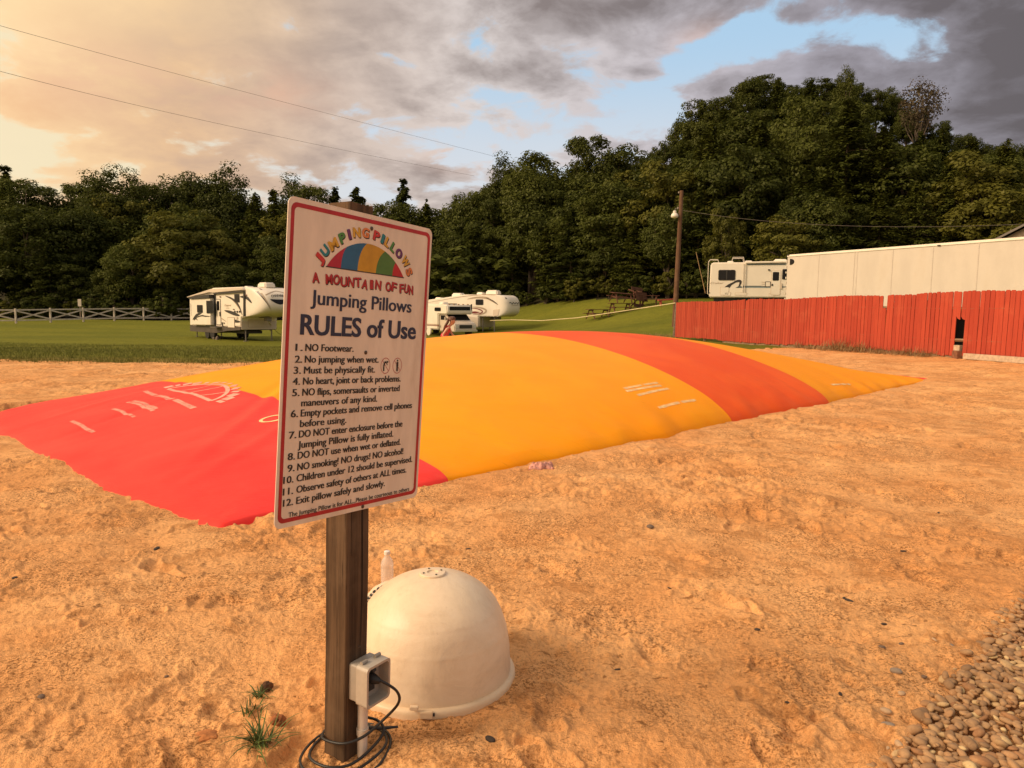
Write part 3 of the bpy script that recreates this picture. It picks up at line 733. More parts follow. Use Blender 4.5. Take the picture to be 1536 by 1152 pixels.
def text_mesh(body, bold=0.0, shear=0.0):
    cu = bpy.data.curves.new('t', 'FONT'); cu.body = body; cu.size = 1.0; cu.extrude = 0.002; cu.offset = bold; cu.shear = shear; cu.resolution_u = 4
    ob = bpy.data.objects.new('t', cu); COL.objects.link(ob)
    dg = bpy.context.evaluated_depsgraph_get(); dg.update()
    me = bpy.data.meshes.new_from_object(ob.evaluated_get(dg)); bpy.data.objects.remove(ob); bpy.data.curves.remove(cu)
    V = np.empty(len(me.vertices) * 3); me.vertices.foreach_get('co', V); return me, V.reshape(-1, 3)
_cap = {}
def cap_h(bold):
    if bold not in _cap:
        me, V = text_mesh('H', bold); _cap[bold] = (V[:, 1].max() - V[:, 1].min(), V[:, 1].min()); bpy.data.meshes.remove(me)
    return _cap[bold]
def lettering(body, x0, x1, yb, cap, m, parent, name='lettering', bold=.012, d=-.0020, centre=None, ang=0.0, shear=0.0, th=.0004, dbl=0.0):
    """writing laid on a face whose local axes are x (right) and z (up); local -y faces the reader"""
    me, V = text_mesh(body, bold, shear); ch, y0 = cap_h(bold)
    X = (V[:, 0] - V[:, 0].min()) / max(1e-6, V[:, 0].max() - V[:, 0].min()) * (x1 - x0) + x0
    Z = (V[:, 1] - y0) / ch * cap + yb
    if centre is not None:
        c, s = math.cos(ang), math.sin(ang); a, b = X - (x0 + x1) / 2, Z - (yb + cap / 2)
        X = centre[0] + a * c - b * s; Z = centre[1] + a * s + b * c
    Yv = d + np.where(V[:, 2] > 0, -th, 0)
    N = np.stack([X, Yv, Z], 1)
    me.vertices.foreach_set('co', N.ravel().astype(np.float32)); me.update(); me.materials.clear(); me.materials.append(m); me.name = name
    if dbl:                                           # heavier strokes: a second copy a hair to the right and proud of the first
        bm = bmesh.new(); bm.from_mesh(me); src = bm.verts[:] + bm.edges[:] + bm.faces[:]
        for k in (1, 2):
            g = bmesh.ops.duplicate(bm, geom=src); bmesh.ops.translate(bm, verts=[v for v in g['geom'] if isinstance(v, bmesh.types.BMVert)], vec=(dbl * k / 2, -.00008 * k, 0))
        bmesh.ops.translate(bm, verts=bm.verts, vec=(-dbl / 2, 0, 0)); bm.to_mesh(me); bm.free()
    return link(name, me, parent)
def rrect(w, h, r, n=6, cx=0, cz=0):
    P = []
    for sx, sz, a0 in ((1, 1, 0), (-1, 1, 90), (-1, -1, 180), (1, -1, 270)):
        for k in range(n + 1):
            a = R(a0 + 90 * k / n); P.append((cx + sx * (w / 2 - r) + r * math.cos(a), cz + sz * (h / 2 - r) + r * math.sin(a)))
    return P
def flat_ring(mb, outer, inner, d):
    n = len(outer); mb.add([(x, d, z) for x, z in outer] + [(x, d, z) for x, z in inner], [(i, (i + 1) % n, n + (i + 1) % n, n + i) for i in range(n)])
def flat_poly(mb, P, d): mb.add([(x, d, z) for x, z in P], [tuple(range(len(P)))])
def build_sign():
    root = thing('rules_sign', 'white rules of use sign with red border and rainbow emblem on a brown wooden post', 'sign', mw=PSM)
    pinv = PSM.inverted()
    # post
    mb = MB(); rows = []
    wm = wood_mat('weathered_post', (.045, .026, .014), (.115, .068, .037), (.16, .105, .064))
    n = 40
    prf = rrect(.100, .094, .007, 4)
    for k in range(n):
        z = -.12 + 1.905 * k / (n - 1)
        rows.append([(x + .0012 * math.sin(z * 9 + x * 50) - (.004 if (abs(x - .022) < .012 and y < 0) else 0) * 0, y, z + (.012 * perlin(x * 30, y * 30, 3) if k == n - 1 else 0)) for x, y in prf])
    mb.grid(rows, wrap=True); mb.f += [tuple(range(len(prf)))[::-1], tuple((n - 1) * len(prf) + k for k in range(len(prf)))]
    mb.build('post', wm, root, smooth=True, angle=30)
    mb = MB()                                          # drying cracks
    for x, z0, z1 in ((.016, .05, 1.70), (.020, .4, 1.0), (-.028, .7, 1.3)):
        mb.tube([(x + .002 * math.sin(z * 13), -.0472, z) for z in np.linspace(z0, z1, 14)], [.0005 + .0012 * math.sin(math.pi * t) for t in np.linspace(0, 1, 14)], 4)
    mb.build('crack', mat('crack_dark', (.018, .011, .007), .95), root)
    # panel
    pan = MB().prism(rrect(.61, .914, .022, 8), -.0012, .0012).build('sign_panel', PANELM, root, smooth=True, angle=30); pan.matrix_local = pinv @ SGM
    mb = MB(); flat_ring(mb, rrect(.590, .886, .020, 8), rrect(.566, .862, .013, 8), -.0018); mb.build('border', REDM, pan)
    # emblem
    chord, sag = .332, .086; Rr = (chord ** 2 / 4 + sag ** 2) / (2 * sag); cx, cz = .006, .283 + sag - Rr
    arc_y = lambda x: cz + math.sqrt(max(0, Rr * Rr - (x - cx) ** 2))
    bot = [-.160, -.1045, -.0369, .0422, .1178, .172]; topx = [-.160, -.0845, -.0013, .0795, .1309, .172]
    def bnd(i):
        a, b = Vector((bot[i], .283)), Vector((topx[i], arc_y(topx[i]) if 0 < i < 5 else .283)); c = Vector((a.x + (b.x - a.x) * .05, a.y + (b.y - a.y) * .72))
        return [tuple(a * (1 - t) ** 2 + c * 2 * t * (1 - t) + b * t * t) for t in np.linspace(0, 1, 9)]
    cols = [('emblem_red', (.42, .012, .035)), ('emblem_blue', (.014, .11, .23)), ('emblem_yellow', (.52, .27, .012)), ('emblem_green', (.065, .17, .030)), ('emblem_red2', (.44, .010, .016))]
    for i, (nm, c) in enumerate(cols):
        l, r_ = bnd(i), bnd(i + 1)
        if i == 0: l = [l[0]]
        if i == 4: r_ = [r_[-1]]
        tx = [(x, arc_y(x)) for x in np.linspace(topx[i], topx[i + 1], 9)[1:-1]]
        P = l + tx + r_[::-1]; mb = MB(); flat_poly(mb, P, -.0018); mb.build('emblem_stripe', mat(nm, c, .5, .1, 20), pan)
    MB().box((.006, -.0018, .2826), (.336, .0006, .003)).build('emblem_line', BLK, pan)
    RC = {'r': (.50, .03, .03), 't': (.012, .20, .24), 'y': (.60, .34, .03), 'g': (.07, .24, .05), 'p': (.13, .025, .13), 'o': (.62, .19, .05)}
    seq = [('J', 'r', -.190, .302, 58, .024), ('U', 't', -.1685, .3268, 52, .027), ('M', 'y', -.138, .3490, 36, .034), ('P', 'g', -.1043, .3722, 30, .025), ('I', 'p', -.0775, .3860, 22, .010), ('N', 'y', -.0478, .3955, 8, .029), ('G', 'o', -.0103, .4000, -2, .028),
           ('P', 'r', .0372, .3975, -12, .026), ('I', 't', .0652, .3925, -18, .010), ('L', 'y', .0873, .3845, -26, .020), ('L', 'g', .1143, .3725, -32, .020), ('O', 'p', .1430, .3575, -38, .029), ('W', 'y', .1765, .3345, -48, .034), ('S', 'o', .1965, .3045, -64, .023)]
    for ch, c, x, z, a, w in seq:
        for dx, dz, mm, d in ((.003, -.0028, BLK, -.0016), (0, 0, mat('emblem_letter_' + c, RC[c], .5, .1, 20), -.0022)):
            lettering(ch, -w / 2, w / 2, 0, .029, mm, pan, 'emblem_letter' if d < -.002 else 'letter_shadow', .030, d, (x + dx, z + dz), R(a), th=.0003, dbl=.0018)
    lettering("'", -.003, .003, 0, .02, mat('emblem_letter_p', RC['p']), pan, 'emblem_letter', .03, -.0022, (.0135, .4075), 0, th=.0003)
    for body, x0, x1 in (('A', -.213, -.184), ('MOUNTAIN', -.163, .070), ('OF', .088, .1425), ('FUN', .1535, .2225)):
        k = len(body); w = (x1 - x0) / k
        for i, ch in enumerate(body):
            ww = w * (.45 if ch == 'I' else .86); xc = x0 + w * (i + .5)
            for dx, dz, mm, d in ((.0026, -.0024, BLK, -.0016), (0, 0, mat('emblem_letter_deep_red', (.40, .016, .022), .5, .1, 20), -.0022)):
                lettering(ch, -ww / 2, ww / 2, 0, .0285, mm, pan, 'emblem_letter' if d < -.002 else 'letter_shadow', .018, d, (xc + dx, .2480 + dz + .0018 * math.sin(i * 2.1)), R([5, -7, 3, -4][i % 4]), th=.0003, dbl=.0012)
    lettering('Jumping Pillows', -.2117, .2185, .1723, .0405, NAVY, pan, bold=.004, dbl=.0024)
    lettering('RULES of Use', -.2444, .2472, .0855, .0572, NAVY, pan, bold=.016, dbl=.0030)
    for num, xn, yb, x0, x1, body in (('1.', -.2587, .0403, -.2234, -.0369, 'NO Footwear.'), ('2.', -.2587, .0075, -.2234, .0752, 'No jumping when wet.'), ('3.', -.2613, -.0236, -.2248, .0613, 'Must be physically fit.'),
            ('4.', -.2628, -.0545, -.2263, .1845, 'No heart, joint or back problems.'), ('5.', -.2629, -.0860, -.227, .1817, 'NO flips, somersaults or inverted'), ('', 0, -.1160, -.2292, .0782, 'maneuvers of any kind.'),
            ('6.', -.2645, -.1452, -.2293, .2487, 'Empty pockets and remove cell phones'), ('', 0, -.1750, -.2303, -.0517, 'before using.'), ('7.', -.2674, -.2048, -.2323, .2057, 'DO NOT enter enclosure before the'),
            ('', 0, -.2350, -.2338, .1633, 'Jumping Pillow is fully inflated.'), ('8.', -.2685, -.2655, -.2333, .2019, 'DO NOT use when wet or deflated.'), ('9.', -.2679, -.2985, -.2328, .2173, 'NO smoking! NO drugs! NO alcohol!'),
            ('10.', -.2804, -.3305, -.2334, .2665, 'Children under 12 should be supervised.'), ('11.', -.2799, -.3634, -.2322, .239, 'Observe safety of others at ALL times.'), ('12.', -.2781, -.3954, -.231, .1355, 'Exit pillow safely and slowly.')):
        if num: lettering(num, xn, xn + (.0245 if len(num) < 3 else .0345), yb, .0195, BLK, pan, bold=.0, dbl=.0018)
        lettering(body, x0, x1, yb, .0200, BLK, pan, bold=.0, dbl=.0018)
    lettering('The Jumping Pillow is for ALL...Please be courteous to others', -.2572, .260, -.4290, .0135, BLK, pan, bold=.0, dbl=.0004)
    # the two prohibition pictograms
    for k, ccx in enumerate((.1090, .1652)):
        circ = lambda r_: [(ccx + r_ * .95 * math.cos(t), -.0024 + r_ * 1.1 * math.sin(t)) for t in np.linspace(0, 2 * math.pi, 33)[:-1]]
        pic = MB(); flat_ring(pic, circ(.0232), circ(.0216), -.0019)
        M0 = Matrix.Translation((ccx, -.0019, -.0024)) @ Matrix.Rotation(R(48), 4, 'Y'); pic.add([(-.022, 0, -.0008), (.022, 0, -.0008), (.022, 0, .0008), (-.022, 0, .0008)], [(0, 1, 2, 3)], M0)
        pr = pic.build('pictogram_ring', REDM, pan)
        fig = MB(); o = lambda x, z: (ccx + x, -.0022, -.0024 + z)
        def stroke(pts, w):
            for (x0, z0), (x1, z1) in zip(pts[:-1], pts[1:]):
                dx, dz = x1 - x0, z1 - z0; l = math.hypot(dx, dz); nx, nz = -dz / l * w / 2, dx / l * w / 2
                fig.add([o(x0 + nx, z0 + nz), o(x0 - nx, z0 - nz), o(x1 - nx, z1 - nz), o(x1 + nx, z1 + nz)], [(0, 1, 2, 3)])
        def disc(x, z, r_): fig.add([o(x + r_ * math.cos(t), z + r_ * math.sin(t)) for t in np.linspace(0, 2 * math.pi, 13)[:-1]], [tuple(range(12))])
        if k == 0: disc(.009, .012, .0034); stroke([(-.007, -.017), (-.008, -.002), (-.005, .010), (.004, .012)], .0062); stroke([(.004, .010), (.008, .002)], .003)
        else: disc(0, .0165, .0034); stroke([(0, .012), (0, -.002)], .0095); stroke([(-.002, -.002), (-.0025, -.018)], .0035); stroke([(.002, -.002), (.003, -.018)], .0035)
        fig.build('pictogram_figure', BLK, pr)
    scr = mat('dark_screw', (.10, .075, .06), .45, .2, 60, metal=.7)
    for x, z in ((.0145, .4165), (.0168, .0386), (.0389, -.4474)):
        M = Matrix.Translation((x, -.0015, z)) @ Matrix.Rotation(R(90), 4, 'X'); MB().lathe([(.0062, 0), (.0060, .0016), (.0035, .0030), (.0001, .0032)], 14, M).build('screw', scr, pan, smooth=True)
    # rust specks below the middle screw
    return root
build_sign()

# ------------------------------------------------------------------ outlet box, conduit and cord on the post
GREY = mat('grey_box_plastic', (.33, .285, .235), .5, .10, 14, dirt=((.22, .16, .11), .4)); PVC = mat('white_conduit', (.66, .58, .50), .45, .08, 10, dirt=((.40, .29, .19), .45)); CORD = mat('black_rubber', (.014, .013, .013), .5, .2, 30)
def build_outlet():
    zc = .288; xc = .014
    root = thing('outlet_box', 'grey weatherproof outlet box with its cover open on the brown sign post', 'outlet box', mw=PSM @ Matrix.Translation((xc, -.047, zc)))
    w, h, d = .098, .124, .036
    mb = MB(); mb.prism(rrect(w, h, .008, 4), -d, 0); mb.build('box', GREY, root, bevel=.002)
    # hollow hood: outer and inner walls, open towards the front
    mb = MB(); o = rrect(w + .010, h + .012, .014, 5); i = rrect(w - .006, h - .004, .012, 5); n = len(o); d0, d1 = -d - .001, -d - .048
    mb.add([(x, d0, z) for x, z in o] + [(x, d1, z) for x, z in o] + [(x, d1, z) for x, z in i] + [(x, d0 - .004, z) for x, z in i],
           [(a * n + k, a * n + (k + 1) % n, (a + 1) * n + (k + 1) % n, (a + 1) * n + k) for a in range(3) for k in range(n)] + [tuple(range(n)), tuple(3 * n + k for k in range(n))])
    mb.build('cover', mat('light_grey_cover', (.42, .365, .30), .45, .08, 12, dirt=((.28, .20, .13), .4)), root)
    mb = MB()
    for s in (-1, 1): mb.tube([(s * .030 - .012, -d - .012, h / 2 + .010), (s * .030 + .012, -d - .012, h / 2 + .010)], .006, 10)
    mb.build('hinge', GREY, root, smooth=True)
    MB().box((0, -d - .006, .0), (.052, .004, .085)).build('receptacle', mat('dark_receptacle', (.03, .028, .027), .6), root, bevel=.002)
    M = Matrix.Translation((-.01, -d - .002, h / 2 - .018)) @ Matrix.Rotation(R(90), 4, 'X'); MB().lathe([(.004, .05), (.004, .053), (.0001, .0535)], 10, Matrix.Translation((-.025, -.02, h / 2)) @ Matrix.Rotation(0, 4, 'X')).build('screw', scr_m(), root)
    mb = MB(); mb.box((0, -.018, -h / 2 - .009), (.044, .034, .018)); mb.build('hub', GREY, root, bevel=.004)
    M = Matrix.Translation((-.004, -.020, 0)); L = zc - h / 2 + .10
    mb = MB(); mb.tube([(-.004, -.020, -h / 2 - .018), (-.004, -.020, -h / 2 - L)], .0165, 18); mb.build('conduit', PVC, root, smooth=True, angle=50)
    mb = MB(); mb.tube([(-.004, -.020, -h / 2 - .110), (-.004, -.020, -h / 2 - .132)], .0195, 18); mb.build('conduit_collar', PVC, root, smooth=True, angle=50)
    # cord: plug, loop down, turns around the post and a coil on the sand
    cr = thing('extension_lead', 'black power cord plugged into the grey box and looped around the foot of the post', 'cord', mw=PSM.copy())
    def spline(P, n=10):
        P = [Vector(p) for p in P]; P = [P[0]] + P + [P[-1]]; out = []
        for a, b, c, d_ in zip(P, P[1:], P[2:], P[3:]):
            for t in np.linspace(0, 1, n, endpoint=False):
                out.append(((b * 2) + (c - a) * t + (a * 2 - b * 5 + c * 4 - d_) * t * t + (b * 3 - a - c * 3 + d_) * t ** 3) * .5)
        return out + [P[-2]]
    ppx = lambda px, py, dep: PSM.inverted() @ at_depth(px, py, dep)
    yb = -.047
    P = [(xc + .002, yb - d - .020, zc + .004), (xc + .012, yb - d - .052, zc + .002), (xc + .045, yb - d - .085, zc - .035), (xc + .058, yb - d - .080, zc - .085), (xc + .030, yb - .070, zc - .150), (xc - .030, yb - .048, zc - .180), (-.066, yb - .010, zc - .192),
         (-.070, .030, zc - .205), (-.02, .068, zc - .212), (.05, .066, zc - .205), (.075, .02, zc - .195), (.085, -.06, zc - .185), (.070, -.105, zc - .200), (.02, -.10, zc - .235), (-.06, -.085, zc - .255), (-.11, -.03, .030), (-.10, .06, .028), (0.0, .10, .030), (.10, .06, .034), (.125, -.04, .040),
         (.07, -.115, .045), (-.03, -.125, .036), (-.12, -.10, .030), (-.16, -.02, .026), (-.13, .07, .024), (-.02, .12, .022), (.09, .10, .025), (.15, .0, .03), (.11, -.10, .035), (.0, -.155, .03), (-.11, -.155, .026), (-.17, -.20, .024)]
    MB().tube(spline(P, 9), .0047, 8).build('cable', CORD, cr, smooth=True, angle=70)
    mb = MB(); mb.tube([(xc, yb - d - .006, zc + .010), (xc + .001, yb - d - .030, zc + .006), (xc + .008, yb - d - .046, zc + .003)], [.018, .016, .008], 12); mb.build('plug', CORD, cr, smooth=True)
    mb = MB(); mb.tube([(xc - .002, yb - d - .009, zc + .055), (xc + .004, yb - d - .022, zc + .03)], [.012, .010], 10); mb.build('plug', CORD, cr, smooth=True)
    # stub of black hose lying on the sand beside the coil
    pts = [at_z(549, 1092, .035), at_z(575, 1092, .022), at_z(597, 1090, .018)]
    tag(MB().tube(pts, [.006, .006, .004], 8).build('hose_stub', CORD, None, smooth=True), 'short black hose stub poking out of the sand between the post and the white dome', 'hose')
def scr_m(): return MATS['dark_screw']
build_outlet()

# ------------------------------------------------------------------ white dome cover, bottle, rope
def plast():
    m = bpy.data.materials.new('aged_white_plastic'); m.use_nodes = True
    T = NT(m.node_tree); b = T.n['Principled BSDF']; tc = T.node('ShaderNodeTexCoord'); v = tc.outputs['Object']
    n1 = T.noise(v, 4.5, 8, .7, .6); n2 = T.noise(v, 40, 5, .7); mp = T.node('ShaderNodeMapping'); T.l.new(v, mp.inputs[0]); mp.inputs['Scale'].default_value = (9, 9, 1.2); n3 = T.noise(mp.outputs[0], 1.5, 6, .7)
    c = T.mix(T.ss(n1, .35, .66), (.77, .62, .45), (.69, .54, .375)); c = T.mix(T.m('MULTIPLY', T.ss(n1, .55, .70), .5), c, (.55, .44, .33)); c = T.mix(T.m('MULTIPLY', T.ss(n3, .54, .72), .32), c, (.56, .42, .27))
    c = T.mix(T.m('MULTIPLY', T.ss(n2, .62, .72), .25), c, (.45, .32, .2))
    sep = T.node('ShaderNodeSeparateXYZ'); T.l.new(v, sep.inputs[0]); spl = T.ss(T.m('ADD', sep.outputs[2], T.m('MULTIPLY', n1, .06)), .10, .04)
    c = T.mix(T.m('MULTIPLY', spl, .45), c, (.62, .40, .20))                       # splashed sand round the foot
    T.put(b.inputs['Base Color'], c); b.inputs['Roughness'].default_value = .42; b.inputs['Specular IOR Level'].default_value = .4
    T.l.new(T.bump(T.m('ADD', T.m('MULTIPLY', n1, 1.5), T.m('MULTIPLY', n2, .25)), .5, .006), b.inputs['Normal']); return m
WPL = plast()
def build_dome():
    cx, cy = -.303, 2.800
    root = thing('dome_cover', 'white rounded plastic dome sitting on the sand behind the sign post', 'dome cover', (cx, cy, .0))
    prof = [(.315, -.06)]
    body = [(.309, .030), (.306, .10), (.3005, .16), (.290, .215), (.272, .272), (.245, .322), (.207, .363), (.160, .396), (.108, .418), (.055, .429), (.020, .431)]
    zz = np.array([b[1] for b in body]); rr = np.array([b[0] for b in body])
    t = np.linspace(0, 1, len(body)); T_ = np.linspace(0, 1, 70); R_ = np.interp(T_, t, rr); Z_ = np.interp(T_, t, zz)
    Z_ = Z_ * .962; k = np.array([.25, .5, .25])
    for _ in range(6): R_[1:-1] = np.convolve(R_, k, 'valid'); Z_[1:-1] = np.convolve(Z_, k, 'valid')
    for zs in (.120, .200, .292): R_ = R_ + .0013 * np.exp(-((Z_ - zs) / .0035) ** 2)
    MB().lathe([(float(a), float(b)) for a, b in zip(R_, Z_)], 96).build('shell', WPL, root, smooth=True, angle=60)
    MB().lathe([(.300, -.06), (.326, -.055), (.328, .012), (.3265, .022), (.321, .030), (.3075, .033), (.300, .032)], 96, cap=False).build('rim', WPL, root, smooth=True, angle=60)
    MB().lathe([(.052, .405), (.052, .4175), (.049, .4205), (.022, .4215), (.021, .4165), (.0001, .4155)], 40).build('cap', WPL, root, smooth=True, angle=35)
    mb = MB()
    for a in range(4): mb.lathe([(.003, .4195), (.004, .424), (.0001, .4245)], 8, Matrix.Translation((.037 * math.cos(a * 1.57 + .5), .037 * math.sin(a * 1.57 + .5), 0)))
    mb.build('cap_bolts', scr_m(), root)
    a0 = math.atan2(-1, -.02); M = lambda a, r_, z: Matrix.Rotation(a, 4, 'Z') @ Matrix.Translation((r_, 0, z))
    for da, w, hz, z in ((-.07, .030, .014, .046), (.06, .046, .024, .022)): MB().box((0, 0, 0), (.016, w, hz), M(a0 + da, .330, z)).build('latch', WPL, root, bevel=.002)
    MB().box((0, 0, 0), (.008, .014, .008), M(a0 + .13, .332, .022)).build('slot', BLK, root)
    h = thing('air_inlet_hood', 'smaller white rounded hood half hidden between the post and the big dome', 'hood', (-.478, 2.985, 0))
    MB().lathe([(a_, b_ * 1.0) for a_, b_ in ((.172, -.05), (.170, .06), (.165, .13), (.152, .190), (.130, .238), (.099, .274), (.060, .297), (.020, .306), (.0005, .307))], 64).build('shell', WPL, h, smooth=True, angle=60)
    MB().lathe([(.172, -.05), (.19, -.05), (.19, .028), (.182, .04), (.169, .044)], 64, cap=False).build('rim', WPL, h, smooth=True, angle=60)
    # rope over the hood
    mb = MB(); mb2 = MB(); P = []
    for t in np.linspace(0, 1, 46):
        a = -2.0 + 2.35 * t; th = .75 - .55 * math.sin(math.pi * min(1, t * 1.05)) ; r_ = .160
        P.append(Vector((-.535 + .175 * math.sin(th) * math.cos(a), 2.94 + .175 * math.sin(th) * math.sin(a), .16 + .178 * math.cos(th))))
    n = len(P)
    HR = [(h_, r_) for h_, r_ in ((.307, 0), (.306, .020), (.297, .060), (.274, .099), (.238, .130), (.190, .152), (.13, .165), (.06, .170))]
    def on_hood(px, py):                              # where the sight line meets the hood, a rope's radius proud
        d = ray(px, py)
        for t in np.linspace(2.5, 3.4, 1800):
            q = Vector((0, 0, CH)) + d * float(t); r_ = math.hypot(q.x + .478, q.y - 2.985)
            if r_ < .18 and q.z < np.interp(r_, [b for a, b in HR], [a for a, b in HR]) + .008: return q
        return at_depth(px, py, 2.96)
    hp = [on_hood(545, 914), on_hood(549, 906), on_hood(554, 897), on_hood(561, 889), on_hood(571, 882), on_hood(582, 878), on_hood(591, 876.5), on_hood(599, 876.5)]
    Q = []
    for i in range(len(hp) - 1): Q += [hp[i].lerp(hp[i + 1], t) for t in np.linspace(0, 1, 14, endpoint=False)]
    for k in range(3):
        mb_ = mb if k < 2 else mb2
        mb_.tube([q + Vector((math.cos(i * .75 + k * 2.1) * .0048, math.sin(i * .75 + k * 2.1) * .003, math.sin(i * .75 + k * 2.1) * .0048)) for i, q in enumerate(Q)], .0050, 6)
    rp = thing('rope', 'black rope flecked with white draped over the small hood', 'rope', tuple(hp[0]))
    for m_, mm in ((mb, CORD), (mb2, mat('white_rope_strand', (.55, .47, .38), .8))):
        m_.v = [tuple(Vector(v) - hp[0]) for v in m_.v]; m_.build('strand', mm, rp, smooth=True)
def build_bottle():
    p = at_z(581, 884, 0.0); z = sand_z(p.x, p.y)
    root = thing('water_bottle', 'small clear plastic water bottle standing on the sand behind the white dome', 'bottle', (p.x, p.y, z - .004))
    m = bpy.data.materials.new('clear_plastic'); m.use_nodes = True; b = m.node_tree.nodes['Principled BSDF']
    T = NT(m.node_tree); T.put(b.inputs['Base Color'], T.mix(T.noise(None, 30, 2), (.93, .90, .86), (.97, .95, .92)))
    b.inputs['Transmission Weight'].default_value = .55; b.inputs['Roughness'].default_value = .22; b.inputs['IOR'].default_value = 1.25; b.inputs['Alpha'].default_value = .62
    prof = [(.022, 0), (.031, .004), (.0325, .012)]
    for k in range(8): prof += [(.0325, .022 + k * .012), (.0305, .027 + k * .012), (.0325, .032 + k * .012)]
    prof += [(.0325, .128), (.031, .138), (.024, .155), (.0155, .168), (.0130, .174), (.0130, .182)]
    MB().lathe(prof, 28).build('body', m, root, smooth=True, angle=70)
    MB().lathe([(.0155, .180), (.0158, .181), (.0155, .196), (.013, .198), (.0001, .198)], 20).build('cap', mat('white_cap', (.78, .72, .66), .4), root, smooth=True)
build_dome(); build_bottle()

# ------------------------------------------------------------------ crumpled cloth at the hem of the pillow
def build_cloth():
    p = at_z(812, 697, .03); p.z = sand_z(p.x, p.y)
    m = mat('pink_speckled_cloth', (.62, .30, .24), .9, .2, 30, .003, 60, dirt=((.22, .09, .075), .75))
    us = np.linspace(-1, 1, 44); vs = np.linspace(-1, 1, 30); U, V = np.meshgrid(us, vs)
    rr = np.clip(1 - np.maximum(np.abs(U) ** 3, np.abs(V) ** 3), 0, 1) ** .5
    z = rr * (.040 + .035 * np.abs(fbm(U * 1.8, V * 2.2, 3, 201)) * 2.2 + .020 * fbm(U * 5, V * 4, 2, 205))
    x = U * .115 * (1 + .28 * fbm(U * 1.2, V * 1.2, 2, 211)) + .03 * V; y = V * .065 * (1 + .35 * fbm(U * 1.4 + 5, V, 2, 215))
    rows = [[(float(x[i, j]), float(y[i, j]), float(z[i, j]) - .006) for j in range(44)] for i in range(30)]
    o = MB().grid(rows).build('crumpled_cloth', m, None, smooth=True, angle=80); o.location = (p.x, p.y + .01, p.z); o.rotation_euler = (0, 0, .35); o.scale = (1.0, 1.1, .72)
    sol = o.modifiers.new('thickness', 'SOLIDIFY'); sol.thickness = .005
    tag(o, 'crumpled pinkish speckled cloth lying at the yellow hem of the pillow', 'cloth')
build_cloth()

# ------------------------------------------------------------------ weeds by the post
GRS = mat('weed_green', (.085, .120, .020), .7, .35, 8); DRY = mat('dry_straw', (.26, .165, .075), .9, .3, 8); RUST = mat('dead_leaf_rust', (.26, .085, .022), .85, .4, 25, .002, 80); CLOD = mat('dark_clod', (.085, .038, .016), .95, .4, 40, .006, 60)
def blades(mb, n, L, spread, rs, width=.0035, lean=1.0):
    for _ in range(n):
        a = rs.uniform(0, 2 * math.pi); l = L * rs.uniform(.45, 1.1); k = rs.uniform(.25, 1.0) * lean; b0 = Vector((rs.gauss(0, spread), rs.gauss(0, spread), -.004)); d = Vector((math.cos(a), math.sin(a), 0)); s = Vector((-d.y, d.x, 0))
        rows = []
        for t in np.linspace(0, 1, 6):
            c = b0 + d * (l * k * t) + Vector((0, 0, l * (t * (1 - .18 * k) - .62 * k * t * t))); w = width * (1 - t) ** .6 * (1 if t > 0 else .7)
            rows.append([c - s * w, c + Vector((0, 0, -w * .5)), c + s * w])
        mb.grid([[tuple(v) for v in r_] for r_ in rows])
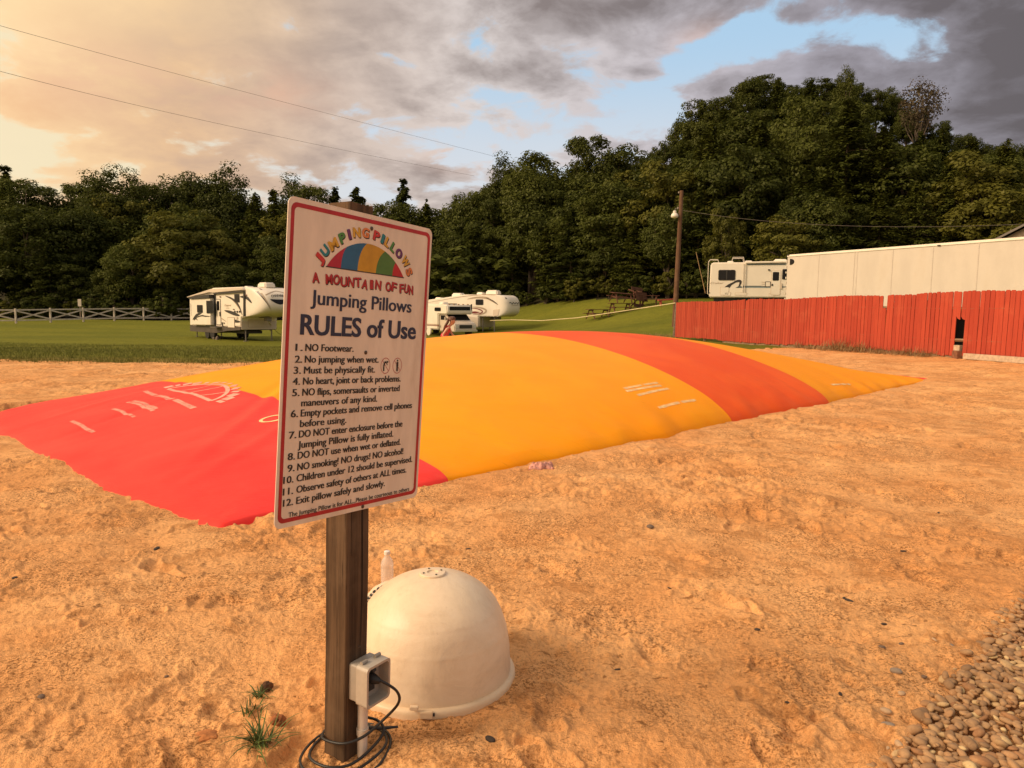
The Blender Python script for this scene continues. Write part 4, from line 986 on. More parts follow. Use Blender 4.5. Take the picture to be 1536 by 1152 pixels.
def build_weeds():
    rs = random.Random(8)
    for (px, py), n, L, sp, lab in (((392, 1112), 60, .15, .020, 'largest green grass tuft at the lower left of the sign post'), ((378, 1066), 22, .075, .018, 'small green weed sprig between the two larger tufts by the post'), ((392, 1038), 24, .085, .014, 'green weed tuft beside the dark clod left of the post')):
        p = at_z(px, py, 0); mb = MB(); blades(mb, n, L, sp, rs, lean=1.15)
        t = thing('grass_tuft', lab, 'weed', (p.x, p.y, sand_z(p.x, p.y)), group='green weeds by the post'); mb.build('blades', GRS, t)
        mb = MB(); blades(mb, max(4, n // 6), L * .7, sp, rs, .002, 1.3); mb.build('dry_blades', DRY, t)
    def clod(px, py, r_, m, lab, name, cat, flat=.7, seed=0):
        p = at_z(px, py, 0); me = bpy.data.meshes.new(name); bm = bmesh.new(); bmesh.ops.create_icosphere(bm, subdivisions=4, radius=1)
        for v in bm.verts:
            c = v.co; f = 1 + .35 * float(fbm(c.x * 1.5 + seed, c.y * 1.5 + c.z, 3, 300 + seed)) + .14 * float(fbm(c.x * 5, c.y * 5 + c.z * 4, 2, 310 + seed))
            v.co = (c.x * r_ * f, c.y * r_ * f * .8, c.z * r_ * f * flat)
        bm.to_mesh(me); bm.free(); me.polygons.foreach_set('use_smooth', [True] * len(me.polygons)); me.materials.append(m)
        o = link(name, me); o.location = (p.x, p.y, sand_z(p.x, p.y) + r_ * flat * .35); o.rotation_euler = (0, 0, seed); tag(o, lab, cat)
    clod(399, 1028, .026, CLOD, 'dark brown clod behind the upper weed tuft left of the post', 'soil_clod', 'clod', .8, 1)
    clod(417, 1084, .030, RUST, 'rusty dead leaf clump at the heart of the largest grass tuft', 'dead_leaf', 'dead leaf', .7, 2)
    clod(311, 1101, .040, mat('rusty_soil', (.40, .15, .045), .95, .3, 30, .005, 60), 'flat rust coloured soil patch left of the largest grass tuft', 'soil_patch', 'soil patch', .22, 3)
    # loose pebbles and dark chips on the sand
    peb = [((1344, 1010), .024, 'g'), ((1352, 963), .012, 'd'), ((1322, 970), .018, 'd'), ((1329, 1067), .022, 't'), ((1333, 1091), .026, 'g'), ((1352, 1047), .017, 't'), ((1401, 964), .013, 't'), ((1427, 970), .012, 'g'), ((1386, 1012), .013, 'd'), ((1416, 1010), .012, 'd'),
           ((1348, 1122), .020, 't'), ((1328, 1130), .013, 't'), ((1274, 897), .024, 'k'), ((1266, 894), .010, 'k'), ((1326, 935), .014, 'k'), ((1260, 1046), .014, 'k'), ((1182, 1056), .012, 'k'), ((1136, 940), .014, 'k'), ((735, 1112), .020, 'k'), ((702, 822), .016, 'k'), ((1004, 883), .010, 'k'), ((926, 995), .013, 'k'), ((235, 822), .020, 'k'), ((250, 1012), .010, 'd'), ((62, 1048), .014, 'd'), ((22, 870), .020, 'k'), ((1355, 827), .018, 'k'), ((1408, 770), .018, 'k'), ((975, 794), .028, 'd')]
    mm = {'g': mat('grey_pebble', (.24, .19, .15), .8, .2, 20), 't': mat('tan_pebble', (.46, .31, .185), .8, .2, 20), 'd': mat('dark_pebble', (.15, .10, .07), .85, .2, 20), 'k': mat('charcoal_chip', (.045, .032, .026), .9, .3, 30)}
    pr = random.Random(3); base = []
    for s_ in range(5):
        me = bpy.data.meshes.new('pebble'); bm = bmesh.new(); bmesh.ops.create_icosphere(bm, subdivisions=3, radius=1)
        for v in bm.verts:
            c = v.co; f = 1 + .16 * float(fbm(c.x + s_ * 3, c.y + c.z, 2, 320)); v.co = (c.x * f, c.y * f * [.75, .6, .85, .7, .5][s_], c.z * f * [.42, .5, .38, .45, .4][s_])
        bm.to_mesh(me); bm.free(); me.polygons.foreach_set('use_smooth', [True] * len(me.polygons)); base.append(me)
    for (px, py), r_, k in peb:
        p = at_z(px, py, 0); me = base[pr.randrange(5)].copy(); me.materials.append(mm[k])
        nm = 'pebble' if k != 'k' else 'bark_chip'; o = link(nm, me); o.location = (p.x, p.y, sand_z(p.x, p.y) + r_ * .15); o.scale = (r_, r_, r_ * (1 if k != 'k' else .8)); o.rotation_euler = (pr.uniform(-.2, .2), pr.uniform(-.2, .2), pr.uniform(0, 6))
        lab, grp = {'g': ('greyish pebble lying loose on the sand beside the river rock', 'loose greyish pebbles'), 't': ('tan pebble lying loose on the sand beside the river rock', 'loose tan pebbles'), 'd': ('brown pebble half sunk in the open sand', 'loose brown pebbles'), 'k': ('small blackish chip lying on the open sand', 'blackish chips on the sand')}[k]
        tag(o, lab, 'pebble' if k != 'k' else 'chip', grp)
build_weeds()

# ------------------------------------------------------------------ river rock bed in the corner
def build_gravel():
    rs = np.random.RandomState(17)
    A, B = at_z(1540, 884, 0), at_z(1312, 1158, 0); d = (B - A).normalized(); n = Vector((-d.y, d.x, 0))
    if n.x < 0: n = -n
    bases = []
    for s_ in range(6):
        bm = bmesh.new(); bmesh.ops.create_icosphere(bm, subdivisions=2, radius=1); V = np.array([v.co[:] for v in bm.verts]); F = np.array([[v.index for v in f.verts] for f in bm.faces]); bm.free()
        f = 1 + .22 * fbm(V[:, 0] * 1.1 + s_ * 4, V[:, 1] * 1.1 + V[:, 2], 2, 400)
        bases.append((V * f[:, None] * np.array([1, [.72, .6, .85, .68, .55, .8][s_], [.45, .5, .4, .55, .36, .48][s_]]), F))
    Vs, Fs = [], []; off = 0; a_ = A - d * 2.2; L = (B - A).length + 4.0
    s = .034
    for layer in range(2):
        for i in range(int(L / s)):
            for j in range(int(1.9 / s)):
                w = (j + rs.uniform(-.45, .45)) * s - .05 + .12 * float(perlin(i * s * 2.1, 3.3, 5))
                edge = w
                if edge < -.02 or rs.rand() > min(1, .35 + edge * 9) * (1 if layer == 0 else .7): continue
                p = a_ + d * ((i + rs.uniform(-.45, .45)) * s) + n * w
                r_ = np.clip(rs.lognormal(-4.0, .34), .009, .034); V, F = bases[rs.randint(6)]
                t, tx, ty = rs.uniform(0, 6.28), rs.normal() * .28, rs.normal() * .28
                Rm = np.array(Matrix.Rotation(t, 3, 'Z') @ Matrix.Rotation(tx, 3, 'X') @ Matrix.Rotation(ty, 3, 'Y'))
                z = sand_z(p.x, p.y) if False else float(tz0(p.x, p.y)); P = (V * r_) @ Rm.T + np.array([p.x, p.y, z + .004 + layer * .010 + min(.012, edge * .04) + rs.uniform(0, .006)])
                Vs.append(P); Fs.append(F + off); off += len(P)
    m = bpy.data.materials.new('river_rock'); m.use_nodes = True; T = NT(m.node_tree); b = T.n['Principled BSDF']; g = T.node('ShaderNodeNewGeometry')
    c = T.ramp(g.outputs['Random Per Island'], [(0, (.23, .135, .068)), (.25, (.33, .195, .098)), (.5, (.42, .250, .122)), (.72, (.30, .145, .062)), (.90, (.42, .27, .135)), (1, (.60, .44, .22))])
    n1 = T.noise(g.outputs['Position'], 90, 5, .65); c = T.mix(T.m('MULTIPLY', T.ss(n1, .45, .7), .35), c, (.15, .085, .045)); n2 = T.noise(g.outputs['Position'], 30, 4, .6); c = T.mix(T.m('MULTIPLY', T.ss(n2, .5, .7), .35), c, (.55, .34, .17))
    T.put(b.inputs['Base Color'], c); b.inputs['Roughness'].default_value = .8; T.l.new(T.bump(n1, .4, .002), b.inputs['Normal'])
    o = link('river_rock', raw_mesh('river_rock', np.concatenate(Vs), np.concatenate(Fs), m, True)); tag(o, 'bed of rounded tan and brown river pebbles along the sand', 'gravel', kind='stuff')
def tz0(x, y): return 0.0
build_gravel()
# ------------------------------------------------------------------ red board fence
def build_red_fence():
    root = thing('board_fence', 'red painted board fence with broken boards and a hole running along the sand', 'fence', (FEN_A[0], FEN_A[1], 0))
    rs = random.Random(12); nrs = np.random.RandomState(3)
    m = bpy.data.materials.new('red_fence_paint'); m.use_nodes = True; T = NT(m.node_tree); b = T.n['Principled BSDF']; g = T.node('ShaderNodeNewGeometry'); P = g.outputs['Position']
    mp = T.node('ShaderNodeMapping'); T.l.new(P, mp.inputs[0]); mp.inputs['Scale'].default_value = (14, 14, 1.0)
    n1 = T.noise(mp.outputs[0], 1.4, 7, .65); n2 = T.noise(P, 1.3, 6, .65); n3 = T.noise(P, 18, 4, .6)
    c = T.mix(g.outputs['Random Per Island'], (.33, .044, .024), (.42, .064, .033)); c = T.mix(T.m('MULTIPLY', T.ss(n1, .42, .68), .45), c, (.25, .035, .020)); c = T.mix(T.m('MULTIPLY', T.ss(n2, .5, .72), .4), c, (.48, .115, .06))
    c = T.mix(T.m('MULTIPLY', T.ss(n3, .70, .78), .6), c, (.42, .27, .18))
    T.put(b.inputs['Base Color'], c); b.inputs['Roughness'].default_value = .75; b.inputs['Specular IOR Level'].default_value = .25; T.l.new(T.bump(n1, .5, .01), b.inputs['Normal'])
    wood = mat('bare_fence_wood', (.23, .15, .09), .9, .3, 5, .006, 30)
    L = float(np.linalg.norm(FEN_B - FEN_A)); fd = Vector((FD[0], FD[1], 0)); fn = Vector((FN[0], FN[1], 0))
    base = lambda t: tz(FEN_A[0] + FD[0] * t, FEN_A[1] + FD[1] * t) + .10 + .03 * math.sin(t * .7)
    top = lambda t: 1.80 + (2.07 - 1.80) * (t / L) + .02 * math.sin(t * 1.3)
    def t_at(px):                                    # distance along the fence seen at a pixel column
        d = ray(px, 480); k = d.x / d.y; return float((FEN_A[0] - k * FEN_A[1]) / (k * FD[1] - FD[0]))
    short, tip, hole, slit = t_at(1324.5), t_at(1389), t_at(1441), t_at(1117)
    t = 0.0; panels = []; cur = MB(); npan = 0
    zd = Vector((0, 0, 1)); org = Vector((FEN_A[0], FEN_A[1], 0))
    while t < L + 6:
        w = rs.choice([.137, .142, .140, .148, .095 if rs.random() < .12 else .14]); tc_ = t + w / 2; z0 = base(tc_) + rs.uniform(-.025, .02); z1 = top(tc_) + rs.gauss(0, .008)
        lean = rs.gauss(0, .005) + .012; off = rs.uniform(-.004, .004); segs = [(z0, z1, True)]
        if abs(tc_ - short) < .09: segs = [(z0, z1 - .40, False)]
        elif abs(tc_ - tip) < .07: segs = [(z0, z1 - .07, True)]; w *= .8
        elif abs(tc_ - hole) < .13: segs = [(z0 + 1.02, z1, False)]
        elif abs(tc_ - hole) < .2: pass
        elif abs(tc_ - slit) < .07: lean += .03; z1 -= .05; segs = [(z0, z1, True)]
        for a, b_, ear in segs:
            h = w / 2 - .004; e = .028
            prof = [(-h, a), (h, a), (h, b_ - (e if ear else rs.uniform(0, .06))), (h - e * .9, b_), (-h + e * .9, b_), (-h, b_ - (e if ear else rs.uniform(0, .06)))]
            if not ear and a > z0 + .5: prof = [(-h, a + .10), (-h * .2, a + .03), (h, a), (h, b_ - e), (h - e * .9, b_), (-h + e * .9, b_), (-h, b_ - e)]
            vs = []
            for yy in (off - .011, off + .011):
                for x, z in prof: vs.append(fd * (tc_ + x + lean * (z - z0)) + fn * yy + zd * z)
            n = len(prof); cur.add([tuple(v) for v in vs], [tuple(range(n)), tuple(range(n, 2 * n))[::-1]] + [(i, n + i, n + (i + 1) % n, (i + 1) % n) for i in range(n)])
        t += w + rs.choice([.002, .003, .005, .009]); npan += 1
        if npan % 17 == 0: cur.build('board_panel', m, root); cur = MB()
    if cur.v: cur.build('board_panel', m, root)
    for hgt in (.45, 1.35):
        mb = MB(); N = 14
        for i in range(N):
            a, b_ = (L + 6) * i / N, (L + 6) * (i + 1) / N - .02
            p0 = fd * a + fn * .035 + zd * (base(a) + hgt); p1 = fd * b_ + fn * .035 + zd * (base(b_) + hgt); mb.tube([p0, p1], .045, 4)
        mb.build('rail', wood, root)
    k = 0.0
    while k < L + 6:
        p = fd * k + fn * .13; MB().box((p.x, p.y, base(k) + .72), (.10, .10, 1.75)).build('post', wood, root, bevel=.006); k += 2.42
    # grey end plank at the far end, low weathered boards along the foot
    p = fd * -.05; MB().box((p.x, p.y, .95), (.10, .06, 1.62), rot=Matrix.Rotation(.05, 3, 'Y')).build('end_plank', mat('grey_wood', (.25, .19, .15), .9, .3, 6, .004, 40), root)
    mb = MB(); k = 4.0
    while k < L + 6:
        l = rs.uniform(1.2, 2.4); p = fd * (k + l / 2) + fn * .05; mb.box((p.x, p.y, base(k) - .07), (.035, l, .15 + rs.uniform(-.03, .02)), rz=math.atan2(-FD[0], FD[1])); k += l + rs.uniform(.02, .1)
    mb.build('kick_board', wood, root)
    blk = mat('pale_block', (.46, .36, .26), .9, .2, 12, .004, 50); p = org + fd * (hole + 1.35) - fn * .10
    o = MB().box((0, 0, 0), (.14, 2.1, .16)).build('footing_beam', blk, None, bevel=.008); o.location = (p.x, p.y, tz(p.x, p.y) + .09); o.rotation_euler = (0, 0, math.atan2(-FD[0], FD[1])); tag(o, 'pale concrete beam on the sand at the foot of the red fence right of the hole', 'beam')
    p = org + fd * (hole - .03) + fn * .02; o = MB().box((0, 0, 0), (.15, .20, .16)).build('block', blk, None, bevel=.01); o.location = (p.x, p.y, tz(p.x, p.y) + .30); o.rotation_euler = (0, 0, .3); tag(o, 'pale block inside the hole of the red fence', 'block')
    o = MB().box((0, 0, 0), (.16, .26, .30)).build('rusty_block', mat('rusty_block', (.20, .085, .045), .9, .3, 10), None, bevel=.01); o.location = (p.x - .02, p.y, tz(p.x, p.y) + .07); tag(o, 'dark reddish block under the pale block in the fence hole', 'block')
    p = org + fd * hole + fn * .85; o = MB().box((0, 0, .62), (1.0, 3.0, 1.35), taper=.8).build('hole_shade_block', mat('hole_shade_black', (.010, .010, .010), .8, .3, 3), None, bevel=.12); o.location = (p.x, p.y, tz(p.x, p.y)); o.rotation_euler = (0, 0, math.atan2(-FD[0], FD[1])); tag(o, 'black block added as the shade seen through the hole in the red fence', 'shade block')  # added black block standing in for the shade behind the fence hole
    # dry weeds along the foot
    for px, h in ((1207, .30), (1255, .42), (1268, .55), (1284, .38), (1303, .45), (1322, .30), (1335, .26), (1360, .30), (1386, .34), (1405, .25), (1232, .24)):
        tt = t_at(px); p = org + fd * tt - fn * rs.uniform(.12, .45); tr_ = rs.random(); w = thing('dry_weed', 'dry straw coloured weed clump at the foot of the red fence', 'weed', (p.x, p.y, tz(p.x, p.y)), group='dry weeds along the red fence')
        mb = MB(); blades(mb, 80, h * 1.35, .16, rs, .009, .85); mb.build('stalks', DRY, w)
    # taller scruffy grass on the bank left of the fence end
    for px, py, Y in ((945, 491, 38), (962, 489, 38.5), (978, 487, 38.5), (994, 484, 38), (1004, 481, 37.5)):
        q = at_depth(px, py, Y); w = thing('weed_clump', 'scruffy brownish grass clump on the bank left of the red fence end', 'weed', (q.x, q.y, tz(q.x, q.y)), group='scruffy clumps on the bank'); mb = MB(); blades(mb, 60, .42, .28, rs, .012, .9); mb.build('stalks', DRY, w)
build_red_fence()

# ------------------------------------------------------------------ white crossbuck fence
def build_white_fence():
    wm = mat('white_fence_paint', (.52, .45, .37), .7, .15, 6, dirt=((.30, .25, .19), .5))
    knots = [(-330, 63), (25, 69.5), (258, 80), (460, 86)]
    root = thing('crossbuck_fence', 'white crossbuck rail fence between the lawn and the dark wood', 'fence', (-40, 72, 0))
    pts = []
    for (a, Ya), (b_, Yb) in zip(knots[:-1], knots[1:]):
        p, q = Vector(((a - 768) / FPX * Ya, Ya, 0)), Vector(((b_ - 768) / FPX * Yb, Yb, 0)); n = max(1, round((q - p).length / 2.75))
        pts += [p.lerp(q, i / n) for i in range(n)]
    pts.append(q)
    for p in pts: p.z = tz(p.x, p.y)
    loc = Vector((-40, 72, 0)); H = 1.30
    for p in pts: MB().box(tuple(p - loc + Vector((0, 0, H / 2 + .02))), (.15, .15, H + .16)).build('post', wm, root, bevel=.01)
    z = lambda h: Vector((0, 0, h))
    for nm, f in (('top_rail', lambda a, b_: [(a + z(1.25), b_ + z(1.25))]), ('bottom_rail', lambda a, b_: [(a + z(.28), b_ + z(.28))]), ('cross_brace', lambda a, b_: [(a + z(1.18), b_ + z(.34)), (a + z(.34), b_ + z(1.18))])):
        for a, b_ in zip(pts[:-1], pts[1:]):
            for i, (p, q) in enumerate(f(a - loc, b_ - loc)):
                d = (q - p).normalized(); u = Vector((0, 0, 1)); s = d.cross(u).normalized(); u = s.cross(d); off = s * (.03 if i == 0 else -.03) if nm == 'cross_brace' else s * 0
                mb = MB(); rows = [[tuple(c + off + s * sx * .02 + u * su * .062) for sx, su in ((-1, -1), (1, -1), (1, 1), (-1, 1))] for c in (p, q)]; mb.grid(rows, wrap=True); mb.build(nm, wm, root)
    p = at_depth(120, 462, 78); o = thing('marker_sign', 'small pale marker sign standing in the dark behind the white fence', 'sign', (p.x, p.y, tz(p.x, p.y)))
    MB().box((0, 0, .9), (.07, .05, 1.8)).build('post', mat('grey_wood', (.2, .2, .2)), o); MB().prism(rrect(.36, .75, .03, 3), -.05, -.03, Matrix.Translation((0, 0, 1.75))).build('plate', wm, o)
build_white_fence()

# ------------------------------------------------------------------ campers
CRM = mat('cream_gelcoat', (.75, .69, .59), .38, .04, .8, dirt=((.52, .41, .28), .25)); CRM2 = mat('beige_panel', (.60, .51, .41), .4, .05, .8, dirt=((.42, .33, .24), .3)); TAN = mat('tan_graphic', (.36, .28, .20), .4, .05, 3); DGR = mat('dark_graphic', (.030, .028, .028), .4, .1, 3)
GLS = mat('dark_glass', (.010, .010, .012), .22, .2, 1.5, spec=.25); SKR = mat('dark_skirt', (.065, .052, .042), .6, .15, 2); TYR = mat('tyre', (.018, .017, .016), .85, .2, 8); RIM = mat('steel_rim', (.45, .42, .38), .35, .1, 8, metal=.6); MTL = mat('dull_metal', (.20, .18, .16), .45, .2, 6, metal=.5)
class Veh:
    """a vehicle built in the frame of its visible side: x along the side, y into the body, z up"""
    def __init__(s, name, label, cat, px0, Y0, px1, Y1, zoom):
        z0 = Vector(((px0 - 768) / FPX * Y0, Y0, 0)); z1 = Vector(((px1 - 768) / FPX * Y1, Y1, 0)); s.L = (z1 - z0).length
        z0.z = min(tz(z0.x, z0.y), tz(z1.x, z1.y)) + .0; s.M = frame(z0, ((z1 - z0).normalized() * Vector((1, 1, 0)) if False else (z1 - Vector((z0.x, z0.y, 0))).normalized()), Vector((0, 0, 1)))
        s.root = thing(name, label, cat, mw=s.M); s.Mi = s.M.inverted(); s.zoom = zoom
    def at(s, zx, zy, off=0.0):                       # traced point -> (x, z) on the plane y = -off
        sc, ox, oy = s.zoom; o = s.Mi @ Vector((0, 0, CH)); d = s.Mi.to_3x3() @ ray(ox + zx / sc, oy + zy / sc); t = (-off - o.y) / d.y; p = o + d * t; return (p.x, p.z)
    def poly(s, name, pts, m, d0, d1, parent=None, bevel=0.0, off=None):
        return MB().prism([s.at(*p, off if off is not None else 0.0) for p in pts], -d0, d1).build(name, m, parent or s.root, bevel=bevel)
    def rect(s, name, a, b, m, d0, d1=0.0, parent=None, r=.05, frame_m=None, off=0.0):
        (x0, z1), (x1, z0) = s.at(*a, off), s.at(*b, off); w, h = abs(x1 - x0), abs(z1 - z0); P = rrect(w, h, min(r, w / 3, h / 3), 3, (x0 + x1) / 2, (z0 + z1) / 2)
        if frame_m is None: return MB().prism(P, -d0, d1).build(name, m, parent or s.root)
        f = MB().prism(rrect(w, h, min(r, w / 3, h / 3), 3, (x0 + x1) / 2, (z0 + z1) / 2), -d0, d1).build(name, frame_m, parent or s.root)
        MB().prism(rrect(w - .08, h - .08, min(r, w / 3, h / 3) * .8, 3, (x0 + x1) / 2, (z0 + z1) / 2), -d0 - .006, d1).build('pane', m, f); return f
    def swoosh(s, name, pts, m, d, w, parent=None):   # tapering painted band along traced points
        P = [Vector((*s.at(*p),)) for p in pts]; Q = []
        for a, b, c, e in zip([P[0]] + P, P, P[1:], P[2:] + [P[-1]]):
            for t in np.linspace(0, 1, 6, endpoint=False): Q.append(((b * 2) + (c - a) * t + (a * 2 - b * 5 + c * 4 - e) * t * t + (b * 3 - a - c * 3 + e) * t ** 3) * .5)
        Q.append(P[-1]); n = len(Q); up, dn = [], []
        for i, q in enumerate(Q):
            t = (Q[min(i + 1, n - 1)] - Q[max(i - 1, 0)]).normalized(); nn = Vector((-t.y, t.x)); k = w * math.sin(math.pi * min(1, (i + .4) / n)) ** .8 * .5; up.append(q + nn * k); dn.append(q - nn * k)
        mb = MB(); mb.grid([[(v.x, -d, v.y) for v in up], [(v.x, -d, v.y) for v in dn]]); return mb.build(name, m, parent or s.root)
    def wheel(s, x, y, r, name='wheel', w=.22):
        M = Matrix.Translation((x, y, r)) @ Matrix.Rotation(R(90), 4, 'X'); t = MB().lathe([(r * .55, -w / 2), (r * .94, -w / 2), (r, -w / 4), (r, w / 4), (r * .94, w / 2), (r * .55, w / 2)], 24, M).build(name, TYR, s.root, smooth=True)
        MB().lathe([(r * .56, w * .36), (r * .48, w * .30), (r * .2, w * .34), (r * .15, w * .48), (.001, w * .5)], 20, M).build('rim', RIM, t, smooth=True); return t
    def pod(s, name, x, y, z, size, m=None):
        return MB().box((x, y, z + size[2] / 2), size, taper=.86).build(name, m or CRM, s.root, bevel=min(size) * .22, seg=3)
    def nose(s, x0, y0, y1, zb, zt, depth, m, name='nose_cap'):
        rows = []; n = 26; hy, hz = (y1 - y0) / 2, (zt - zb) / 2; cy, cz = (y0 + y1) / 2, (zt + zb) / 2
        f = lambda a, c: depth * (max(0, 1 - abs(a) ** 4)) ** .34 * (max(0, 1 - abs(c) ** 3.2)) ** .42 * (1 - .10 * c - (.22 * max(0, -c)) ** 1.5)
        for i in range(n + 1):
            c = math.sin(math.pi * (i / n - .5)); rows.append([(x0 + f(math.sin(math.pi * (j / n - .5)), c), cy + hy * math.sin(math.pi * (j / n - .5)), cz + hz * c) for j in range(n + 1)])
        o = MB().grid(rows).build(name, m, s.root, smooth=True, angle=60); s.nf = lambda y, z: x0 + f((y - cy) / hy, (z - cz) / hz); return o
    def on_nose(s, name, yz, m, lift=.012, parent=None):   # filled patch lying on the nose cap, given as rows of (y, z)
        MB().grid([[(s.nf(y, z) + lift, y, z) for y, z in r_] for r_ in yz]).build(name, m, parent or s.root, smooth=True)

def camper_a():
    v = Veh('travel_trailer', 'cream travel trailer with slide out and rounded nose parked left of the sign', 'camper', 284, 53, 361, 47, (7.68, 260, 400))
    D = 2.45; A = v.at
    v.poly('body', [(186, 372), (250, 345), (455, 245), (800, 232), (842, 300), (832, 578), (780, 584), (774, 690), (500, 690), (192, 676)], CRM, 0, D, bevel=.05)
    v.poly('skirt', [(192, 674), (500, 688), (776, 692), (774, 730), (620, 738), (500, 764), (196, 742)], SKR, .012, D - .02)
    # rear slide-out and the awnings
    sl = v.poly('slide_out', [(252, 372), (476, 362), (482, 672), (258, 668)], CRM, .30, .1, bevel=.03)
    v.poly('slide_topper', [(242, 350), (478, 322), (480, 362), (246, 374)], DGR, .40, .02)
    v.poly('awning', [(180, 347), (452, 258), (815, 240), (835, 268), (480, 302), (440, 296), (182, 356)], CRM2, .16, .02, bevel=.02)
    v.poly('awning_valance', [(484, 301), (822, 281), (822, 296), (484, 318)], DGR, .14, 0)
    v.poly('awning_arm', [(818, 285), (832, 285), (832, 572), (818, 572)], DGR, .08, 0); v.poly('awning_arm', [(478, 305), (490, 305), (494, 690), (482, 690)], DGR, .07, 0)
    for a, b in (((203, 425), (240, 570)), ((704, 316), (766, 412))): v.rect('window', a, b, GLS, .02, frame_m=DGR)
    for a, b in (((274, 440), (341, 530)), ((381, 391), (457, 541))): v.rect('window', a, b, GLS, .32, -.29, frame_m=DGR, off=.3)
    dr = v.rect('door', (492, 372), (554, 674), CRM, .025, frame_m=DGR, r=.08); v.rect('door_window', (506, 396), (537, 505), GLS, .04, parent=dr); v.rect('handle', (540, 520), (548, 570), MTL, .08, parent=dr, r=.01)
    v.rect('step', (496, 690), (560, 702), MTL, .45, r=.01)
    for pts, w, m in (([(600, 336), (690, 378), (755, 450), (796, 560)], .16, DGR), ([(640, 350), (700, 400), (760, 480), (790, 545)], .06, TAN), ([(592, 506), (650, 522), (720, 548), (765, 562)], .22, DGR), ([(650, 585), (700, 622), (772, 634)], .20, DGR),
                      ([(500, 572), (560, 598), (612, 634)], .07, TAN), ([(770, 345), (850, 360), (900, 415)], .20, DGR)): v.swoosh('side_graphic', pts, m, .018, w)
    for pts, w in (([(275, 612), (320, 560), (385, 526)], .18), ([(280, 600), (370, 566), (420, 570), (480, 572)], .09), ([(290, 618), (312, 596), (330, 618)], .09)): v.swoosh('side_graphic', pts, DGR, .318, w)
    (x0, z0), (x1, z1) = A(592, 455), A(668, 455); lettering('Chaparral', x0, x1, z0, .13, TAN, v.root, bold=.01, d=-.016, shear=.25); lettering('LITE', *[A(x, 482)[0] for x in (612, 645)], A(612, 482)[1], .06, TAN, v.root, d=-.016)
    v.rect('hatch', (628, 580), (711, 706), CRM, .03, frame_m=TAN, r=.04); v.rect('hatch', (722, 578), (748, 606), CRM, .03, frame_m=TAN, r=.02); v.rect('hatch', (560, 640), (575, 690), DGR, .02, r=.01)
    for x in (712, 740, 768): v.rect('fixture', (x - 6, 508), (x + 6, 530), DGR, .05, r=.02)
    for x, y in ((700, 492), (545, 348), (588, 650), (845, 328)): v.rect('lamp', (x - 6, y - 7), (x + 6, y + 7), mat('dull_red_lens', (.16, .05, .03), .3) if y < 400 else MTL, .05, r=.02)
    # nose over the hitch, lower front wall, text and smile on the cap
    xb, zt = A(835, 300)[0] - .06, A(640, 240)[1]; zb = A(840, 575)[1]
    v.nose(xb, 0.0, D, zb, zt, 2.15, CRM)
    zz = lambda f: zb + (zt - zb) * f
    sm = [[(D / 2 + u * .62, zz(.60) - .02 * (1 - u * u)) for u in np.linspace(-1, 1, 17)], [(D / 2 + u * .62, zz(.60) - .03 - .30 * (1 - abs(u) ** 1.6) ** .8) for u in np.linspace(-1, 1, 17)]]; v.on_nose('cap_window', sm, GLS)
    ar = lambda r0, h: [[(D / 2 + u * r0, zz(.80) + h * (1 - u * u) - .10 * abs(u)) for u in np.linspace(-1, 1, 21)], [(D / 2 + u * (r0 - .02), zz(.80) + h * (1 - u * u) - .05 - .10 * abs(u)) for u in np.linspace(-1, 1, 21)]]; v.on_nose('cap_graphic', ar(.82, .16), TAN)
    for sgn in (-1, 1):
        for k in range(2): v.on_nose('cap_graphic', [[(D / 2 + sgn * (1.02 - k * .10 - .42 * t ** 1.4 + dx * (1 - t)), zz(.86 - k * .06) - t * 1.15) for t in np.linspace(0, 1, 12)] for dx in (0, .10)], [DGR, TAN][k])
    me, V = text_mesh('CHAPARRAL', .02); y = D / 2 - .52 + (V[:, 0] - V[:, 0].min()) / (V[:, 0].max() - V[:, 0].min()) * 1.04; z = zz(.655) + (V[:, 1] - V[:, 1].min()) / .75 * .15 + .05 * (1 - ((y - D / 2) / .52) ** 2)
    me.vertices.foreach_set('co', np.stack([[v.nf(a, b) + .012 for a, b in zip(y, z)], y, z], 1).astype(np.float32).ravel()); me.materials.clear(); me.materials.append(DGR); link('lettering', me, v.root)
    for y_ in (.42, D - .42): v.on_nose('clearance_lamp', [[(y_ + a, zz(.93) + b) for a in (-.05, .05)] for b in (-.04, .04)], mat('dull_red_lens', (.16, .05, .03), .3), .02)
    (xl, zl0), (_, zl1) = A(776, 727), A(780, 584); fw = MB().box((xl - .2, D / 2, (zl0 + zl1) / 2), (.5, D - .05, zl1 - zl0)).build('front_wall', CRM2, v.root, bevel=.03)
    MB().box((xl + .055, D * .50, (zl0 + zl1) / 2 + .02), (.02, D * .62, (zl1 - zl0) * .66)).build('hatch', TAN, fw, bevel=.01); MB().box((xl + .066, D * .50, (zl0 + zl1) / 2 + .02), (.02, D * .60, (zl1 - zl0) * .62)).build('hatch_panel', CRM2, fw)
    pin = MB(); pin.box((xl + 1.25, D / 2, zl1 - .10), (.42, .35, .26)); pin.box((xl + .75, D / 2, zl1 + .02), (1.0, .30, .10)); pin.build('kingpin', MTL, v.root, bevel=.02)
    for y_ in (.35, D - .35):
        mb = MB(); mb.tube([(xl - .05, y_, zl0), (xl - .05, y_, .03)], .045, 8); mb.tube([(xl - .05, y_, zl0 - .1), (xl - .55, y_, zl0)], .025, 6); mb.box((xl - .05, y_, .02), (.25, .25, .04)); mb.build('landing_leg', MTL, v.root)
        mb = MB(); mb.tube([(.5, y_, .6), (.5, y_, .02)], .04, 8); mb.box((.5, y_, .02), (.2, .2, .04)); mb.build('stabiliser', MTL, v.root)
    x = A(415, 720)[0]
    for dx in (-.42, .42):
        for y_ in (.12, D - .12): v.wheel(x + dx, y_, .37)
